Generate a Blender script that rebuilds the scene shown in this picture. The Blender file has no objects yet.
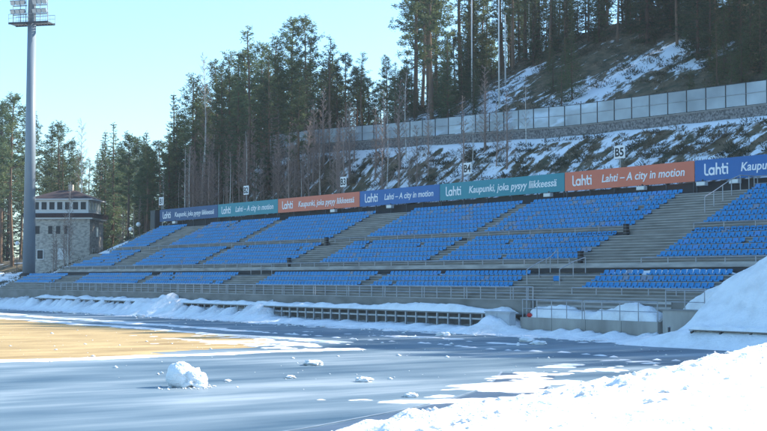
import bpy, math, random
from mathutils import Vector, Matrix, noise
random.seed(11)
S = bpy.context.scene
COL = S.collection
PI = math.pi

# ---------------------------------------------------------------- camera, sky, sun, exposure
cd = bpy.data.cameras.new('camera'); cam = bpy.data.objects.new('camera', cd); COL.objects.link(cam)
cd.sensor_width = 36.0; cd.lens = 36.0*1350/767; cd.clip_start = .5; cd.clip_end = 6000
cam.location = (0, 0, 3.6)
cam.rotation_euler = (math.radians(90+2.608), 0, math.radians(54.81))
S.camera = cam
SUN_EL, SUN_AZ = 33.0, 14.0          # azimuth clockwise from +Y
W = bpy.data.worlds.new('World'); S.world = W; W.use_nodes = True
wn = W.node_tree.nodes; wl = W.node_tree.links; wn.clear()
wo = wn.new('ShaderNodeOutputWorld'); wb = wn.new('ShaderNodeBackground'); sk = wn.new('ShaderNodeTexSky')
sk.sky_type = 'NISHITA'; sk.sun_disc = False
sk.sun_elevation = math.radians(SUN_EL); sk.sun_rotation = math.radians(SUN_AZ)
sk.altitude = 100; sk.air_density = 1.0; sk.dust_density = .7; sk.ozone_density = 3.0
wb.inputs['Strength'].default_value = .15
tint = wn.new('ShaderNodeMix'); tint.data_type = 'RGBA'; tint.blend_type = 'MULTIPLY'; tint.inputs[0].default_value = 1.0
tint.inputs[7].default_value = (.77, .98, 1.03, 1)        # the cold white balance of the picture
wl.new(sk.outputs[0], tint.inputs[6]); wl.new(tint.outputs[2], wb.inputs[0]); wl.new(wb.outputs[0], wo.inputs[0])
sl = bpy.data.lights.new('sun', 'SUN'); sl.energy = 5.0; sl.angle = math.radians(.5); sl.color = (1, .93, .82)
so = bpy.data.objects.new('sun', sl); COL.objects.link(so); so.location = (-60, 100, 120)
sd = Vector((math.sin(math.radians(SUN_AZ))*math.cos(math.radians(SUN_EL)), math.cos(math.radians(SUN_AZ))*math.cos(math.radians(SUN_EL)), math.sin(math.radians(SUN_EL))))
so.rotation_euler = sd.to_track_quat('Z', 'Y').to_euler()
S.view_settings.view_transform = 'Standard'; S.view_settings.look = 'None'
S.view_settings.exposure = 1.2; S.view_settings.gamma = 1; S.view_settings.use_curve_mapping = False
S.cycles.max_bounces = 6; S.cycles.transparent_max_bounces = 12; S.cycles.volume_bounces = 0

# ---------------------------------------------------------------- materials
def mat(name, c, rough=.8, c2=None, scale=4., lo=.35, hi=.65, bump=0., bscale=None, metal=0., stretch=(1, 1, 1), detail=5., rand=0., spec=.3, transl=0.):
    m = bpy.data.materials.new(name); m.use_nodes = True
    n = m.node_tree.nodes; l = m.node_tree.links; n.clear()
    out = n.new('ShaderNodeOutputMaterial'); p = n.new('ShaderNodeBsdfPrincipled')
    p.inputs['Roughness'].default_value = rough; p.inputs['Metallic'].default_value = metal
    p.inputs['Specular IOR Level'].default_value = spec
    tc = n.new('ShaderNodeTexCoord'); mp = n.new('ShaderNodeMapping'); mp.inputs['Scale'].default_value = stretch
    l.new(tc.outputs['Object'], mp.inputs[0])
    col = None
    if c2 is not None:
        t = n.new('ShaderNodeTexNoise'); t.inputs['Scale'].default_value = scale; t.inputs['Detail'].default_value = detail
        l.new(mp.outputs[0], t.inputs['Vector'])
        r = n.new('ShaderNodeValToRGB'); r.color_ramp.elements[0].position = lo; r.color_ramp.elements[1].position = hi
        r.color_ramp.elements[0].color = (*c, 1); r.color_ramp.elements[1].color = (*c2, 1)
        l.new(t.outputs[0], r.inputs[0]); col = r.outputs[0]
    if rand > 0:
        oi = n.new('ShaderNodeObjectInfo'); mr = n.new('ShaderNodeMapRange')
        mr.inputs[3].default_value = 1-rand; mr.inputs[4].default_value = 1+rand
        l.new(oi.outputs['Random'], mr.inputs[0])
        hs = n.new('ShaderNodeHueSaturation'); l.new(mr.outputs[0], hs.inputs['Value'])
        if col is None: hs.inputs['Color'].default_value = (*c, 1)
        else: l.new(col, hs.inputs['Color'])
        col = hs.outputs[0]
    if col is None: p.inputs['Base Color'].default_value = (*c, 1)
    else: l.new(col, p.inputs['Base Color'])
    if bump:
        t2 = n.new('ShaderNodeTexNoise'); t2.inputs['Scale'].default_value = bscale or scale*3; t2.inputs['Detail'].default_value = 6
        l.new(mp.outputs[0], t2.inputs['Vector'])
        b = n.new('ShaderNodeBump'); b.inputs['Strength'].default_value = bump; b.inputs['Distance'].default_value = .1
        l.new(t2.outputs[0], b.inputs['Height']); l.new(b.outputs[0], p.inputs['Normal'])
    last = p.outputs[0]
    if transl:
        tr = n.new('ShaderNodeBsdfTranslucent'); mx = n.new('ShaderNodeMixShader'); mx.inputs[0].default_value = transl
        if col is None: tr.inputs[0].default_value = (*c, 1)
        else: l.new(col, tr.inputs[0])
        l.new(p.outputs[0], mx.inputs[1]); l.new(tr.outputs[0], mx.inputs[2]); last = mx.outputs[0]
    l.new(last, out.inputs[0])
    return m

M = {}
M['snow'] = mat('snow', (.86, .87, .88), .75, (.70, .705, .71), 1.1, .45, .75, bump=.8, bscale=7, spec=.2, detail=9)
M['old_snow'] = mat('old_snow', (.82, .83, .84), .8, (.62, .63, .64), 1.6, .4, .7, bump=.7, bscale=5, spec=.15)
M['concrete'] = mat('concrete', (.27, .265, .25), .9, (.2, .195, .185), 1.2, bump=.2, bscale=14)
M['wall_concrete'] = mat('wall_concrete', (.40, .385, .35), .9, (.24, .23, .21), .8, .3, .7, bump=.25, bscale=9, stretch=(1, 1, .35))
M['terrace'] = mat('terrace', (.25, .24, .22), .9, (.15, .145, .13), .9, .35, .7, bump=.2, bscale=10, stretch=(.5, 1, 1))
M['plank'] = mat('plank', (.44, .43, .41), .8, (.27, .265, .255), 1.5, stretch=(.4, 2, 2))
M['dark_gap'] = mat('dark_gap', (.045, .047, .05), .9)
M['steel'] = mat('steel', (.36, .38, .40), .45, (.28, .29, .31), 3, metal=.35, spec=.5)
M['dark_steel'] = mat('dark_steel', (.05, .055, .06), .5, metal=.2)
M['mast_paint'] = mat('mast_paint', (.20, .25, .29), .45, (.17, .21, .25), 1.0, stretch=(1, 1, .2), spec=.5)
M['seat_blue'] = mat('seat_blue', (.011, .20, .45), .38, (.016, .235, .51), 1.5, spec=.45)
M['seat_blue_faded'] = mat('seat_blue_faded', (.07, .26, .54), .5, (.06, .22, .5), 6, spec=.35)
M['seat_worn'] = mat('seat_worn', (.27, .28, .29), .6, (.12, .22, .38), 7, spec=.3)
M['bracket'] = mat('bracket', (.06, .065, .07), .6)
M['banner_navy'] = mat('banner_navy', (.010, .065, .18), .45, (.013, .075, .20), .6)
M['banner_blue'] = mat('banner_blue', (.012, .115, .34), .45, (.015, .13, .37), .6)
M['banner_teal'] = mat('banner_teal', (.02, .235, .29), .45, (.022, .25, .31), .6)
M['banner_orange'] = mat('banner_orange', (.62, .155, .085), .45, (.66, .17, .095), .6)
M['lettering'] = mat('lettering', (.82, .82, .82), .5)
M['black'] = mat('black', (.012, .012, .013), .5)
M['white'] = mat('white', (.8, .8, .79), .5)
M['red'] = mat('red', (.55, .03, .03), .5)
M['grey_box'] = mat('grey_box', (.42, .45, .48), .5, (.36, .385, .41), 1.5)
M['rail_wood'] = mat('rail_wood', (.30, .29, .28), .9, (.18, .175, .17), 2, stretch=(.3, 1, 1))
M['stone'] = mat('stone', (.26, .255, .25), .9, (.09, .09, .09), 5.5, .38, .62, bump=.8, bscale=7)
M['grass'] = mat('grass', (.50, .365, .18), .95, (.27, .185, .085), .55, .35, .72, bump=.5, bscale=9, stretch=(1, .35, 1), detail=9.)
M['bark'] = mat('bark', (.085, .062, .05), .95, (.14, .085, .055), 1.2, stretch=(3, 3, .5), rand=.25)
M['pine_bark'] = mat('pine_bark', (.20, .125, .08), .95, (.10, .075, .06), .7, stretch=(2, 2, .4), rand=.25)
M['birch_bark'] = mat('birch_bark', (.62, .60, .56), .8, (.16, .15, .14), 2.2, .52, .72, stretch=(1, 1, .8))
M['twig'] = mat('twig', (.27, .20, .17), .95, rand=.3)
M['pine_needles'] = mat('pine_needles', (.046, .082, .042), .75, (.140, .172, .080), .5, .36, .66, rand=.32, transl=.5)
M['spruce_needles'] = mat('spruce_needles', (.034, .066, .038), .75, (.112, .142, .066), .5, .36, .66, rand=.32, transl=.48)
M['young_needles'] = mat('young_needles', (.04, .07, .028), .75, (.09, .12, .045), 1., rand=.25, transl=.25)
M['shrub'] = mat('shrub', (.04, .05, .03), .85, (.14, .11, .07), .3, .4, .65, transl=.15)
M['plaster'] = mat('plaster', (.52, .475, .41), .9, (.27, .25, .225), 2.4, .38, .66, bump=.4, bscale=4, stretch=(1, 1, 1.8))
M['roof_maroon'] = mat('roof_maroon', (.055, .036, .037), .85, (.04, .03, .031), 1.)
M['white_paint'] = mat('white_paint', (.72, .71, .69), .6)
M['glass_dark'] = mat('glass_dark', (.02, .024, .03), .35, spec=.3)
M['lamp_glass'] = mat('lamp_glass', (.55, .58, .6), .15, spec=.6)

def fence_glass():
    m = bpy.data.materials.new('fence_glass'); m.use_nodes = True
    n = m.node_tree.nodes; l = m.node_tree.links; n.clear()
    out = n.new('ShaderNodeOutputMaterial'); a = n.new('ShaderNodeMixShader'); a.inputs[0].default_value = .62
    t = n.new('ShaderNodeBsdfTransparent'); t.inputs[0].default_value = (.86, .92, .96, 1)
    p = n.new('ShaderNodeBsdfPrincipled'); p.inputs['Base Color'].default_value = (.52, .60, .68, 1); p.inputs['Roughness'].default_value = .12
    p.inputs['Specular IOR Level'].default_value = .8
    oi = n.new('ShaderNodeTexNoise'); oi.inputs['Scale'].default_value = .3; oi.inputs['Detail'].default_value = 3
    tc = n.new('ShaderNodeTexCoord'); l.new(tc.outputs['Object'], oi.inputs['Vector'])
    mr = n.new('ShaderNodeMapRange'); mr.inputs[1].default_value = .3; mr.inputs[2].default_value = .7; mr.inputs[3].default_value = .38; mr.inputs[4].default_value = .72
    l.new(oi.outputs[0], mr.inputs[0]); l.new(mr.outputs[0], a.inputs[0])
    l.new(t.outputs[0], a.inputs[1]); l.new(p.outputs[0], a.inputs[2]); l.new(a.outputs[0], out.inputs[0])
    return m
M['fence_glass'] = fence_glass()

def hill_mat():
    # snow lying in streaks down the slope over dark heath
    m = bpy.data.materials.new('hill_ground'); m.use_nodes = True
    n = m.node_tree.nodes; l = m.node_tree.links; n.clear()
    out = n.new('ShaderNodeOutputMaterial'); p = n.new('ShaderNodeBsdfPrincipled'); p.inputs['Roughness'].default_value = .9
    p.inputs['Specular IOR Level'].default_value = .15
    tc = n.new('ShaderNodeTexCoord')
    def noi(st, sc, det, rot=0):
        mp = n.new('ShaderNodeMapping'); mp.inputs['Scale'].default_value = st; mp.inputs['Rotation'].default_value = (0, 0, rot)
        l.new(tc.outputs['Object'], mp.inputs[0]); t = n.new('ShaderNodeTexNoise'); t.inputs['Scale'].default_value = sc; t.inputs['Detail'].default_value = det
        t.inputs['Roughness'].default_value = .62
        l.new(mp.outputs[0], t.inputs['Vector']); return t.outputs[0]
    def math_(op, a, b):
        k = n.new('ShaderNodeMath'); k.operation = op
        for i, v in enumerate((a, b)):
            if isinstance(v, (int, float)): k.inputs[i].default_value = v
            else: l.new(v, k.inputs[i])
        return k.outputs[0]
    fine = noi((1, .50, .50), .85, 9, .2); big = noi((1, 1, 1), .055, 3)
    at = n.new('ShaderNodeAttribute'); at.attribute_name = 'snow_cover'
    v = math_('ADD', math_('MULTIPLY', fine, 1.0), math_('MULTIPLY', big, .42))
    v = math_('ADD', v, math_('SUBTRACT', at.outputs['Fac'], .5))
    r = n.new('ShaderNodeMapRange'); r.inputs[1].default_value = .69; r.inputs[2].default_value = .765; l.new(v, r.inputs[0])
    g = n.new('ShaderNodeValToRGB'); g.color_ramp.elements[0].color = (.055, .062, .036, 1); g.color_ramp.elements[1].color = (.21, .145, .09, 1)
    g.color_ramp.elements[0].position = .35; g.color_ramp.elements[1].position = .68
    l.new(noi((1, 1, 1), .8, 5), g.inputs[0])
    mx = n.new('ShaderNodeMix'); mx.data_type = 'RGBA'; l.new(r.outputs[0], mx.inputs[0]); l.new(g.outputs[0], mx.inputs[6]); mx.inputs[7].default_value = (.8, .81, .83, 1)
    l.new(mx.outputs[2], p.inputs['Base Color'])
    b = n.new('ShaderNodeBump'); b.inputs['Strength'].default_value = .7; b.inputs['Distance'].default_value = .25
    l.new(v, b.inputs['Height']); l.new(b.outputs[0], p.inputs['Normal'])
    l.new(p.outputs[0], out.inputs[0]); return m
M['hill'] = hill_mat()

def ice_mat():
    m = bpy.data.materials.new('wet_ice'); m.use_nodes = True
    n = m.node_tree.nodes; l = m.node_tree.links; n.clear()
    out = n.new('ShaderNodeOutputMaterial'); p = n.new('ShaderNodeBsdfPrincipled')
    tc = n.new('ShaderNodeTexCoord')
    def noi(st, sc, det):
        mp = n.new('ShaderNodeMapping'); mp.inputs['Scale'].default_value = st; mp.inputs['Rotation'].default_value = (0, 0, -.12)
        l.new(tc.outputs['Object'], mp.inputs[0]); t = n.new('ShaderNodeTexNoise'); t.inputs['Scale'].default_value = sc; t.inputs['Detail'].default_value = det
        l.new(mp.outputs[0], t.inputs['Vector']); return t.outputs[0]
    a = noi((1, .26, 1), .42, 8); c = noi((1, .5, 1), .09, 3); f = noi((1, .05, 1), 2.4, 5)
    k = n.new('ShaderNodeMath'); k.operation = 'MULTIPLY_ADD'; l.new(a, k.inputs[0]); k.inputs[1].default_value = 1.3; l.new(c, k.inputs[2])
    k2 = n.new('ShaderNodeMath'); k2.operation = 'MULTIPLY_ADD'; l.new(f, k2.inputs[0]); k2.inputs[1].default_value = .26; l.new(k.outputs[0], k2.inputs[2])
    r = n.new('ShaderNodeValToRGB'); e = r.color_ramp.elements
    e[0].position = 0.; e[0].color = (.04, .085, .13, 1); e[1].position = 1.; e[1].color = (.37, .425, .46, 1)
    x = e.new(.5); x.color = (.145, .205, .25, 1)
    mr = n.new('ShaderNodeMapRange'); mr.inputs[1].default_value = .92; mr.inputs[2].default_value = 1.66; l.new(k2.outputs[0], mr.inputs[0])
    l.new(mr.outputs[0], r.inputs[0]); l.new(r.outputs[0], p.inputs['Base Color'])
    p.inputs['Roughness'].default_value = .5; p.inputs['Specular IOR Level'].default_value = .2
    b = n.new('ShaderNodeBump'); b.inputs['Strength'].default_value = .25; b.inputs['Distance'].default_value = .03
    l.new(k2.outputs[0], b.inputs['Height']); l.new(b.outputs[0], p.inputs['Normal'])
    l.new(p.outputs[0], out.inputs[0]); return m
M['ice'] = ice_mat()

# ---------------------------------------------------------------- mesh helpers
class MB:
    def __init__(s): s.v = []; s.f = []; s.m = []
    def quad(s, a, b, c, d, mi=0):
        i = len(s.v); s.v += [a, b, c, d]; s.f.append((i, i+1, i+2, i+3)); s.m.append(mi)
    def tri(s, a, b, c, mi=0):
        i = len(s.v); s.v += [a, b, c]; s.f.append((i, i+1, i+2)); s.m.append(mi)
    def box(s, x0, x1, y0, y1, z0, z1, mi=0):
        i = len(s.v)
        s.v += [(x0, y0, z0), (x1, y0, z0), (x1, y1, z0), (x0, y1, z0), (x0, y0, z1), (x1, y0, z1), (x1, y1, z1), (x0, y1, z1)]
        for q in ((0, 3, 2, 1), (4, 5, 6, 7), (0, 1, 5, 4), (1, 2, 6, 5), (2, 3, 7, 6), (3, 0, 4, 7)):
            s.f.append(tuple(i+k for k in q)); s.m.append(mi)
    def tube(s, a, b, r0, r1=None, n=8, mi=0, cap=True):
        r1 = r0 if r1 is None else r1
        a = Vector(a); b = Vector(b); d = (b-a)
        if d.length < 1e-6: return
        q = d.to_track_quat('Z', 'Y'); i = len(s.v)
        for p, r in ((a, r0), (b, r1)):
            for k in range(n):
                t = 2*PI*k/n; s.v.append(tuple(p+q@Vector((r*math.cos(t), r*math.sin(t), 0))))
        for k in range(n):
            s.f.append((i+k, i+(k+1) % n, i+n+(k+1) % n, i+n+k)); s.m.append(mi)
        if cap:
            s.f.append(tuple(i+k for k in reversed(range(n)))); s.m.append(mi)
            s.f.append(tuple(i+n+k for k in range(n))); s.m.append(mi)
    def path(s, pts, rs, n=7, mi=0):
        for k in range(len(pts)-1): s.tube(pts[k], pts[k+1], rs[k], rs[k+1], n, mi, cap=(k in (0, len(pts)-2)))
    def mesh(s, name, mats, smooth=False):
        me = bpy.data.meshes.new(name); me.from_pydata([tuple(v) for v in s.v], [], s.f)
        for m in (mats if isinstance(mats, list) else [mats]): me.materials.append(m)
        me.polygons.foreach_set('material_index', s.m)
        if smooth: me.polygons.foreach_set('use_smooth', [True]*len(s.f))
        me.update(); return me
    def obj(s, name, mats, parent=None, smooth=False, loc=None, label=None):
        o = bpy.data.objects.new(name, s.mesh(name, mats, smooth)); COL.objects.link(o)
        if parent is not None: o.parent = parent
        if loc is not None: o.location = loc
        if label: o['label'] = label
        return o
def tag(o, label, cat, group=None, kind=None):
    o['label'] = label; o['category'] = cat
    if group: o['group'] = group
    if kind: o['kind'] = kind
    return o
def empty(name, loc, label, cat, group=None, rz=0.):
    o = bpy.data.objects.new(name, None); COL.objects.link(o); o.location = loc; o.rotation_euler.z = rz
    o.empty_display_size = .3
    return tag(o, label, cat, group)
def put(name, me, parent=None, loc=None, rz=0, sc=None):
    o = bpy.data.objects.new(name, me); COL.objects.link(o)
    if parent is not None: o.parent = parent
    if loc is not None: o.location = loc
    o.rotation_euler.z = rz
    if sc is not None: o.scale = sc
    return o
def sst(a, b, x):
    t = (x-a)/(b-a); t = 0. if t < 0 else 1. if t > 1 else t
    return t*t*(3-2*t)
def clamp(x, a, b): return a if x < a else b if x > b else x
def nz(x, y, z=0.): return noise.noise(Vector((x, y, z)))
def fbm(x, y, z=0., o=4):
    return noise.fractal(Vector((x, y, z)), 1.0, 2.1, o)
def sheet(name, x0, x1, y0, y1, st, fn, m, cut=0., smooth=True, base=0.):
    """a height field; cells whose height is not above cut are left out, so that the sheet has ragged edges"""
    nx = int((x1-x0)/st)+1; ny = int((y1-y0)/st)+1
    H = [[fn(x0+i*st, y0+j*st) for i in range(nx)] for j in range(ny)]
    b = MB(); idx = {}
    def vid(i, j):
        if (i, j) not in idx:
            idx[(i, j)] = len(b.v); b.v.append((x0+i*st, y0+j*st, base+H[j][i]))
        return idx[(i, j)]
    for j in range(ny-1):
        for i in range(nx-1):
            if max(H[j][i], H[j][i+1], H[j+1][i], H[j+1][i+1]) > cut:
                b.f.append((vid(i, j), vid(i+1, j), vid(i+1, j+1), vid(i, j+1))); b.m.append(0)
    return b.obj(name, m, smooth=smooth)
ORD = 'zeroth first second third fourth fifth sixth seventh eighth ninth tenth eleventh twelfth thirteenth fourteenth fifteenth sixteenth seventeenth eighteenth nineteenth twentieth'.split()
def ordw(n):
    if n <= 20: return ORD[n]
    t, u = divmod(n, 10)
    return ('twenty', 'thirty', 'forty')[t-2]+'-'+ORD[u] if u else ('twentieth', 'thirtieth', 'fortieth')[t-2]

# ---------------------------------------------------------------- ground, snow and hill
def fence_y(X): return 88.+(X+70.)*.085
def fence_dz(X): return 1.3*clamp((-92.-X)/40., 0, 1)
def terr(X, Y):
    berm = clamp((Y-57.)/17., 0, 1)*9.6
    if Y < 57: berm = -.4
    low = clamp((Y-52.)/26., 0, 1)*6.0-.3
    w = sst(-152, -186, X)
    z = berm*(1-w)+low*w
    if Y > 76:
        d = Y-fence_y(X); dz = fence_dz(X)
        top = 16.6+dz
        if d < .25: zr = max(9.6, top+(min(d, -.55)+.55)*(top-9.8)/(fence_y(X)-.55-76.))
        else:
            zr = 17.35+dz+(.56*min(d-3.5, 29.) if d > 3.5 else 0.)
            if d > 32.5: zr += (d-32.5)*.08
        h = sst(-172, -132, X)
        hu = sst(-182, -112, X)
        if d > 3.5: zr = 17.35+dz+(zr-17.35-dz)*hu
        zl = z+.05*(Y-76)
        z = zl*(1-h)+zr*h
    return z

g = MB(); g.quad((-3000, -3000, 0), (3000, -3000, 0), (3000, 3000, 0), (-3000, 3000, 0))
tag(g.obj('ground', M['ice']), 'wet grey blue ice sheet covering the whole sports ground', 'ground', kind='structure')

def hill_z(X, Y):
    z = terr(X, Y)
    if -166 < X < -20 and Y < 75.5: return z-1.6 if X > -150.5 else z-1.6*clamp((X+166-max(0, (Y-61.5)*1.2))/3., 0, 1)
    d = Y-fence_y(X)
    amp = .28 if (X < -150 or abs(d) > 2.2) else .05
    return z+amp*fbm(X*.22, Y*.22, 3., 4)+(amp*.5*fbm(X*.9, Y*.6, 9., 3))
def axis(a, b, fine_a, fine_b, s, S):
    r = []; x = a
    while x < b:
        r.append(x); x += s if fine_a <= x < fine_b else S
    r.append(b); return r
xs = axis(-520, 220, -205, -45, .8, 5.); ys = axis(52, 420, 54, 125, .55, 5.)
hb = MB(); cov = []
for Y in ys:
    for X in xs:
        hb.v.append((X, Y, hill_z(X, Y)))
        d = Y-fence_y(X)
        if X < -150 and Y < 78: c = .56 if Y < 72 else .40
        elif d < -.6: c = .515-.05*sst(-100, -140, X)-.10*sst(-132, -150, X)
        elif d < 4: c = .66
        else:
            def seg(ax, ay, bx, by, w):
                t = clamp(((X-ax)*(bx-ax)+(Y-ay)*(by-ay))/((bx-ax)**2+(by-ay)**2), 0, 1)
                return math.exp(-((X-ax-t*(bx-ax))**2+(Y-ay-t*(by-ay))**2)/w**2)
            c = .36-.10*sst(-92, -84, X)+.27*max(seg(-115, 94, -119.5, 103.5, 3.8), seg(-102.5, 94.5, -98.5, 106.5, 4.4), .75*seg(-92, 103, -90, 106, 2), .7*seg(-126, 94, -122, 97, 3))
        if Y > 76 and -.5 > d > -1.3 and X > -150: c = .72
        cov.append(c)
nx = len(xs)
for j in range(len(ys)-1):
    for i in range(nx-1):
        hb.f.append((j*nx+i, j*nx+i+1, (j+1)*nx+i+1, (j+1)*nx+i)); hb.m.append(0)
hill = hb.obj('hillside', M['hill'], smooth=True)
at = hill.data.attributes.new('snow_cover', 'FLOAT', 'POINT'); at.data.foreach_set('value', cov)
tag(hill, 'steep hillside of dark heath streaked with old snow behind the stand', 'hill', kind='structure')

def grass_h(X, Y):
    s = min(-57.3-X, 40.3-Y)
    if X > -71.5 and Y > 28: s = 12.0-math.hypot(X+71.5, Y-28)
    return .012 if s+1.6*fbm(X*.16, Y*.16, 7.)+.6*fbm(X*.8, Y*.5, 2.) > 0 else -.02
gr = sheet('field_grass', -200, -55, -30, 43, .5, grass_h, M['grass'], cut=.005)
tag(gr, 'dry yellow brown grass of the playing field where the snow has melted', 'grass', kind='stuff')

def patches(X, Y):
    a = -1.
    w = 1.1*fbm(X*.18, Y*.18, 1.)
    if Y < 38: a = max(a, 1-abs(X+56.4+w*.9)/(.9+.35*nz(X*.1, Y*.2)))
    if X < -62: a = max(a, 1-abs(Y-40.7+w*.8)/.75)
    a = max(a, 1-abs(Y-44.9+.02*(X+100)+w*.8)/(1.0*sst(-74, -90, X)+.05))
    q = math.hypot((X+65)/9.5, (Y-37)/3.6)
    a = max(a, .62-q+1.1*fbm(X*.12+5, Y*.55, 2.)) if q < 1.6 else a
    q = math.hypot((X+33.6+.5*(Y-28))/3.0, (Y-31)/8.)
    if q < 1.7: a = max(a, .8-q+1.25*fbm(X*.32, Y*.22, 4.))
    q = abs(Y-54.5+.8*nz(X*.15, 4.)); a = max(a, (.75-q/2.2)+.8*fbm(X*.3, Y*.5, 8.))
    q = math.hypot((X+64)/16., (Y-48.5)/2.4)
    if q < 1.4: a = max(a, .05-q+1.2*fbm(X*.13, Y*.6, 12.))
    q = math.hypot((X+82)/10., (Y-27)/7.)
    if q < 1.4: a = max(a, -.1-q+1.1*fbm(X*.1+3, Y*.3, 15.))
    return .022+.05*clamp(a, 0, 1.2)+.012*nz(X*2, Y*2) if a+.75*fbm(X*.8, Y*.45, 6., 6)+.35*nz(X*2.1, Y*1.3, 3.) > .22 else -.03
sp = sheet('snow_patches', -170, -28, 12, 58.5, .22, patches, M['old_snow'], cut=.012)
tag(sp, 'thin ragged patches and strips of snow left on the ice and grass', 'snow', kind='stuff')

def bank(X, Y):
    xc = -19.9-.48*(Y-12.8)+.35*nz(Y*.35, 2.)
    t = X-xc
    if t < -3.5: return -.2
    top = 1.0+.2*sst(28, 42, Y)
    h = top*sst(-1.9+.5*nz(X*.7, Y*.7), .5, t)+.055*max(0, min(t, 16))
    lump = sst(-1.2, .5, t)
    h += lump*(.10*fbm(X*.55, Y*.55, 2., 5)+.05*fbm(X*1.9, Y*1.9, 5., 3))
    cr = sst(.2, 1.0, t)*(1-sst(2.3, 4.5, t))
    n = nz(X*1.25, Y*1.25, 3.); n2 = nz(X*2.9, Y*2.9, 8.)
    h += cr*(.34*max(0, n-.05)+.16*max(0, n2))
    cr2 = sst(4.5, 6, t)*(1-sst(7, 10, t)); h += cr2*.2*max(0, n-.22)
    if Y > 46: h -= (Y-46)*.4
    return h-.06
bk = sheet('snow_bank', -46, 8, -8, 52, .17, bank, M['snow'], cut=.0)
tag(bk, 'sunlit lumpy bank of ploughed white snow filling the near corner', 'snow', kind='structure')

def berm_h(X, Y):
    if X > -53.2: return -.1
    pk = max(0, .55-abs(nz(X*.75, Y*.12, 2.))*2.6)+max(0, nz(X*2.2, Y*.5, 6.))*.4
    if X < -95: c = .42+1.35*pk*sst(54.6, 56.2, Y)
    else: c = .28+.25*pk
    if X > -67.0: c = .30+.35*pk*sst(-66, -60, X)
    c *= sst(-95.5, -97, X)*.0+1
    k = math.exp(-((X+117)/3.6)**2)*.75+math.exp(-((X+97.5)/1.6)**2)*.35+math.exp(-((X+67.0)/1.3)**2)*.75
    yc = 57.2 if X > -66 else 56.4
    s = sst(yc-3.0-.8*k, yc-.5, Y)
    h = (c+k)*s+(.10+.15*k)*fbm(X*.9, Y*.9, 3., 5)*min(1, s*3)
    if X > -65.4 and Y > 56.7: return -.1
    return h*sst(-168, -163, X)-.03
bs = sheet('snow_piles', -170, -53, 53, 57.85, .19, berm_h, M['snow'], cut=.02)
tag(bs, 'shaded snow pushed into jagged piles along the foot of the stand', 'snow', kind='stuff')

def mound(X, Y):
    top = max(0, 2.3+.42*(X+51.9))+.25*max(0, Y-58.1)
    h = top*sst(56.95, 58.15, Y)*sst(-54.4, -52.4, X)
    h = max(h, top*sst(53.2, 58.0, Y)*sst(-51.2, -48.4, X))
    h = min(h, 5.4)+.95*sst(51.4, 53.4, Y)*sst(-54.5, -47.5, X)*(1-.8*sst(54, 58, Y))
    r = .26*sst(51.5, 55, Y)*sst(-56.5, -53, X)
    step = .5*sst(-.15, .15, math.sin((Y-.5*X)*.55))*r
    return h+r*fbm(X*.6, Y*.6, 2., 5)+step-.05
md = sheet('snow_slope', -57, -24, 51.3, 70, .2, mound, M['snow'], cut=.02)
tag(md, 'shaded snow slope climbing over the right end of the stand', 'snow', kind='structure')

# snowball on the ice
def lump(center, r, seed, rough=.12, sq=(1, 1, 1)):
    b = MB(); n = 26; mm = 18
    for j in range(mm+1):
        ph = PI*j/mm
        for i in range(n):
            t = 2*PI*i/n; d = Vector((math.sin(ph)*math.cos(t), math.sin(ph)*math.sin(t), math.cos(ph)))
            k = r*(1+rough*noise.fractal(d*1.7+Vector((seed, 0, 0)), 1, 2, 4)+rough*.5*abs(noise.noise(d*5+Vector((0, seed, 0)))))
            b.v.append((center[0]+d.x*k*sq[0], center[1]+d.y*k*sq[1], (center[2]+d.z*k*sq[2] if rough == 0 else max(-.03, center[2]+d.z*k*sq[2]))))
    for j in range(mm):
        for i in range(n): b.f.append((j*n+i, (j+1)*n+i, (j+1)*n+(i+1) % n, j*n+(i+1) % n)); b.m.append(0)
    return b
rx, ry = .576, .817       # picture-right direction on the ground, used only to lay the two lumps side by side
b1 = lump((0, 0, .36), .44, 3., .16)
sb = b1.obj('snowball', M['snow'], smooth=True, loc=(-40.25, 20.2, 0))
tag(sb, 'big rolled snowball with a crumbling lump leaning on it, alone on the ice', 'snowball')
b2 = lump((0, 0, .22), .37, 9., .5, (1, 1.25, .95))
b2.obj('snow_lump', M['snow'], parent=sb, smooth=True, loc=(rx*.42, ry*.42, 0))

# loose clods of snow on the ice
CL = [(-41.4, 22.6, .09, 'small snow clod beside the big snowball'), (-32.9, 24.2, .16, 'snow clod nearest the bank edge on the dark ice'), (-38.6, 26.4, .22, 'flat snow clod on open ice between snowball and bank'), (-41.5, 25.2, .14, 'small snow clod on open ice behind the flat clod'),
      (-47.0, 29.6, .3, 'wide snow clod in the shade beyond the snowball'), (-66, 51, .32, 'snow clod on dark ice in front of the grey box'), (-57, 50, .34, 'pointed snow clod in front of the concrete platform'), (-54.4, 48.5, .3, 'snow clod lying before the platform corner'),
      (-112.5, 52.5, .35, 'rounded snow clod rolled out before the biggest pile'), (-131, 52, .35, 'snow clod on shaded ice toward the far end of the stand'), (-126, 51.5, .3, 'broken snow clod before the far snow piles'), (-118, 51.8, .28, 'low snow clod on shaded ice left of the biggest pile')]
for i, (x, y, r, lb) in enumerate(CL):
    o = lump((0, 0, r*.25), r*.85, i*3.3+1, .5, (1.5, 1.4, .5)).obj('snow_clod', M['snow'], smooth=True, loc=(x, y, 0))
    tag(o, lb, 'snow clod', 'loose snow clods on the ice')

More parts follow.
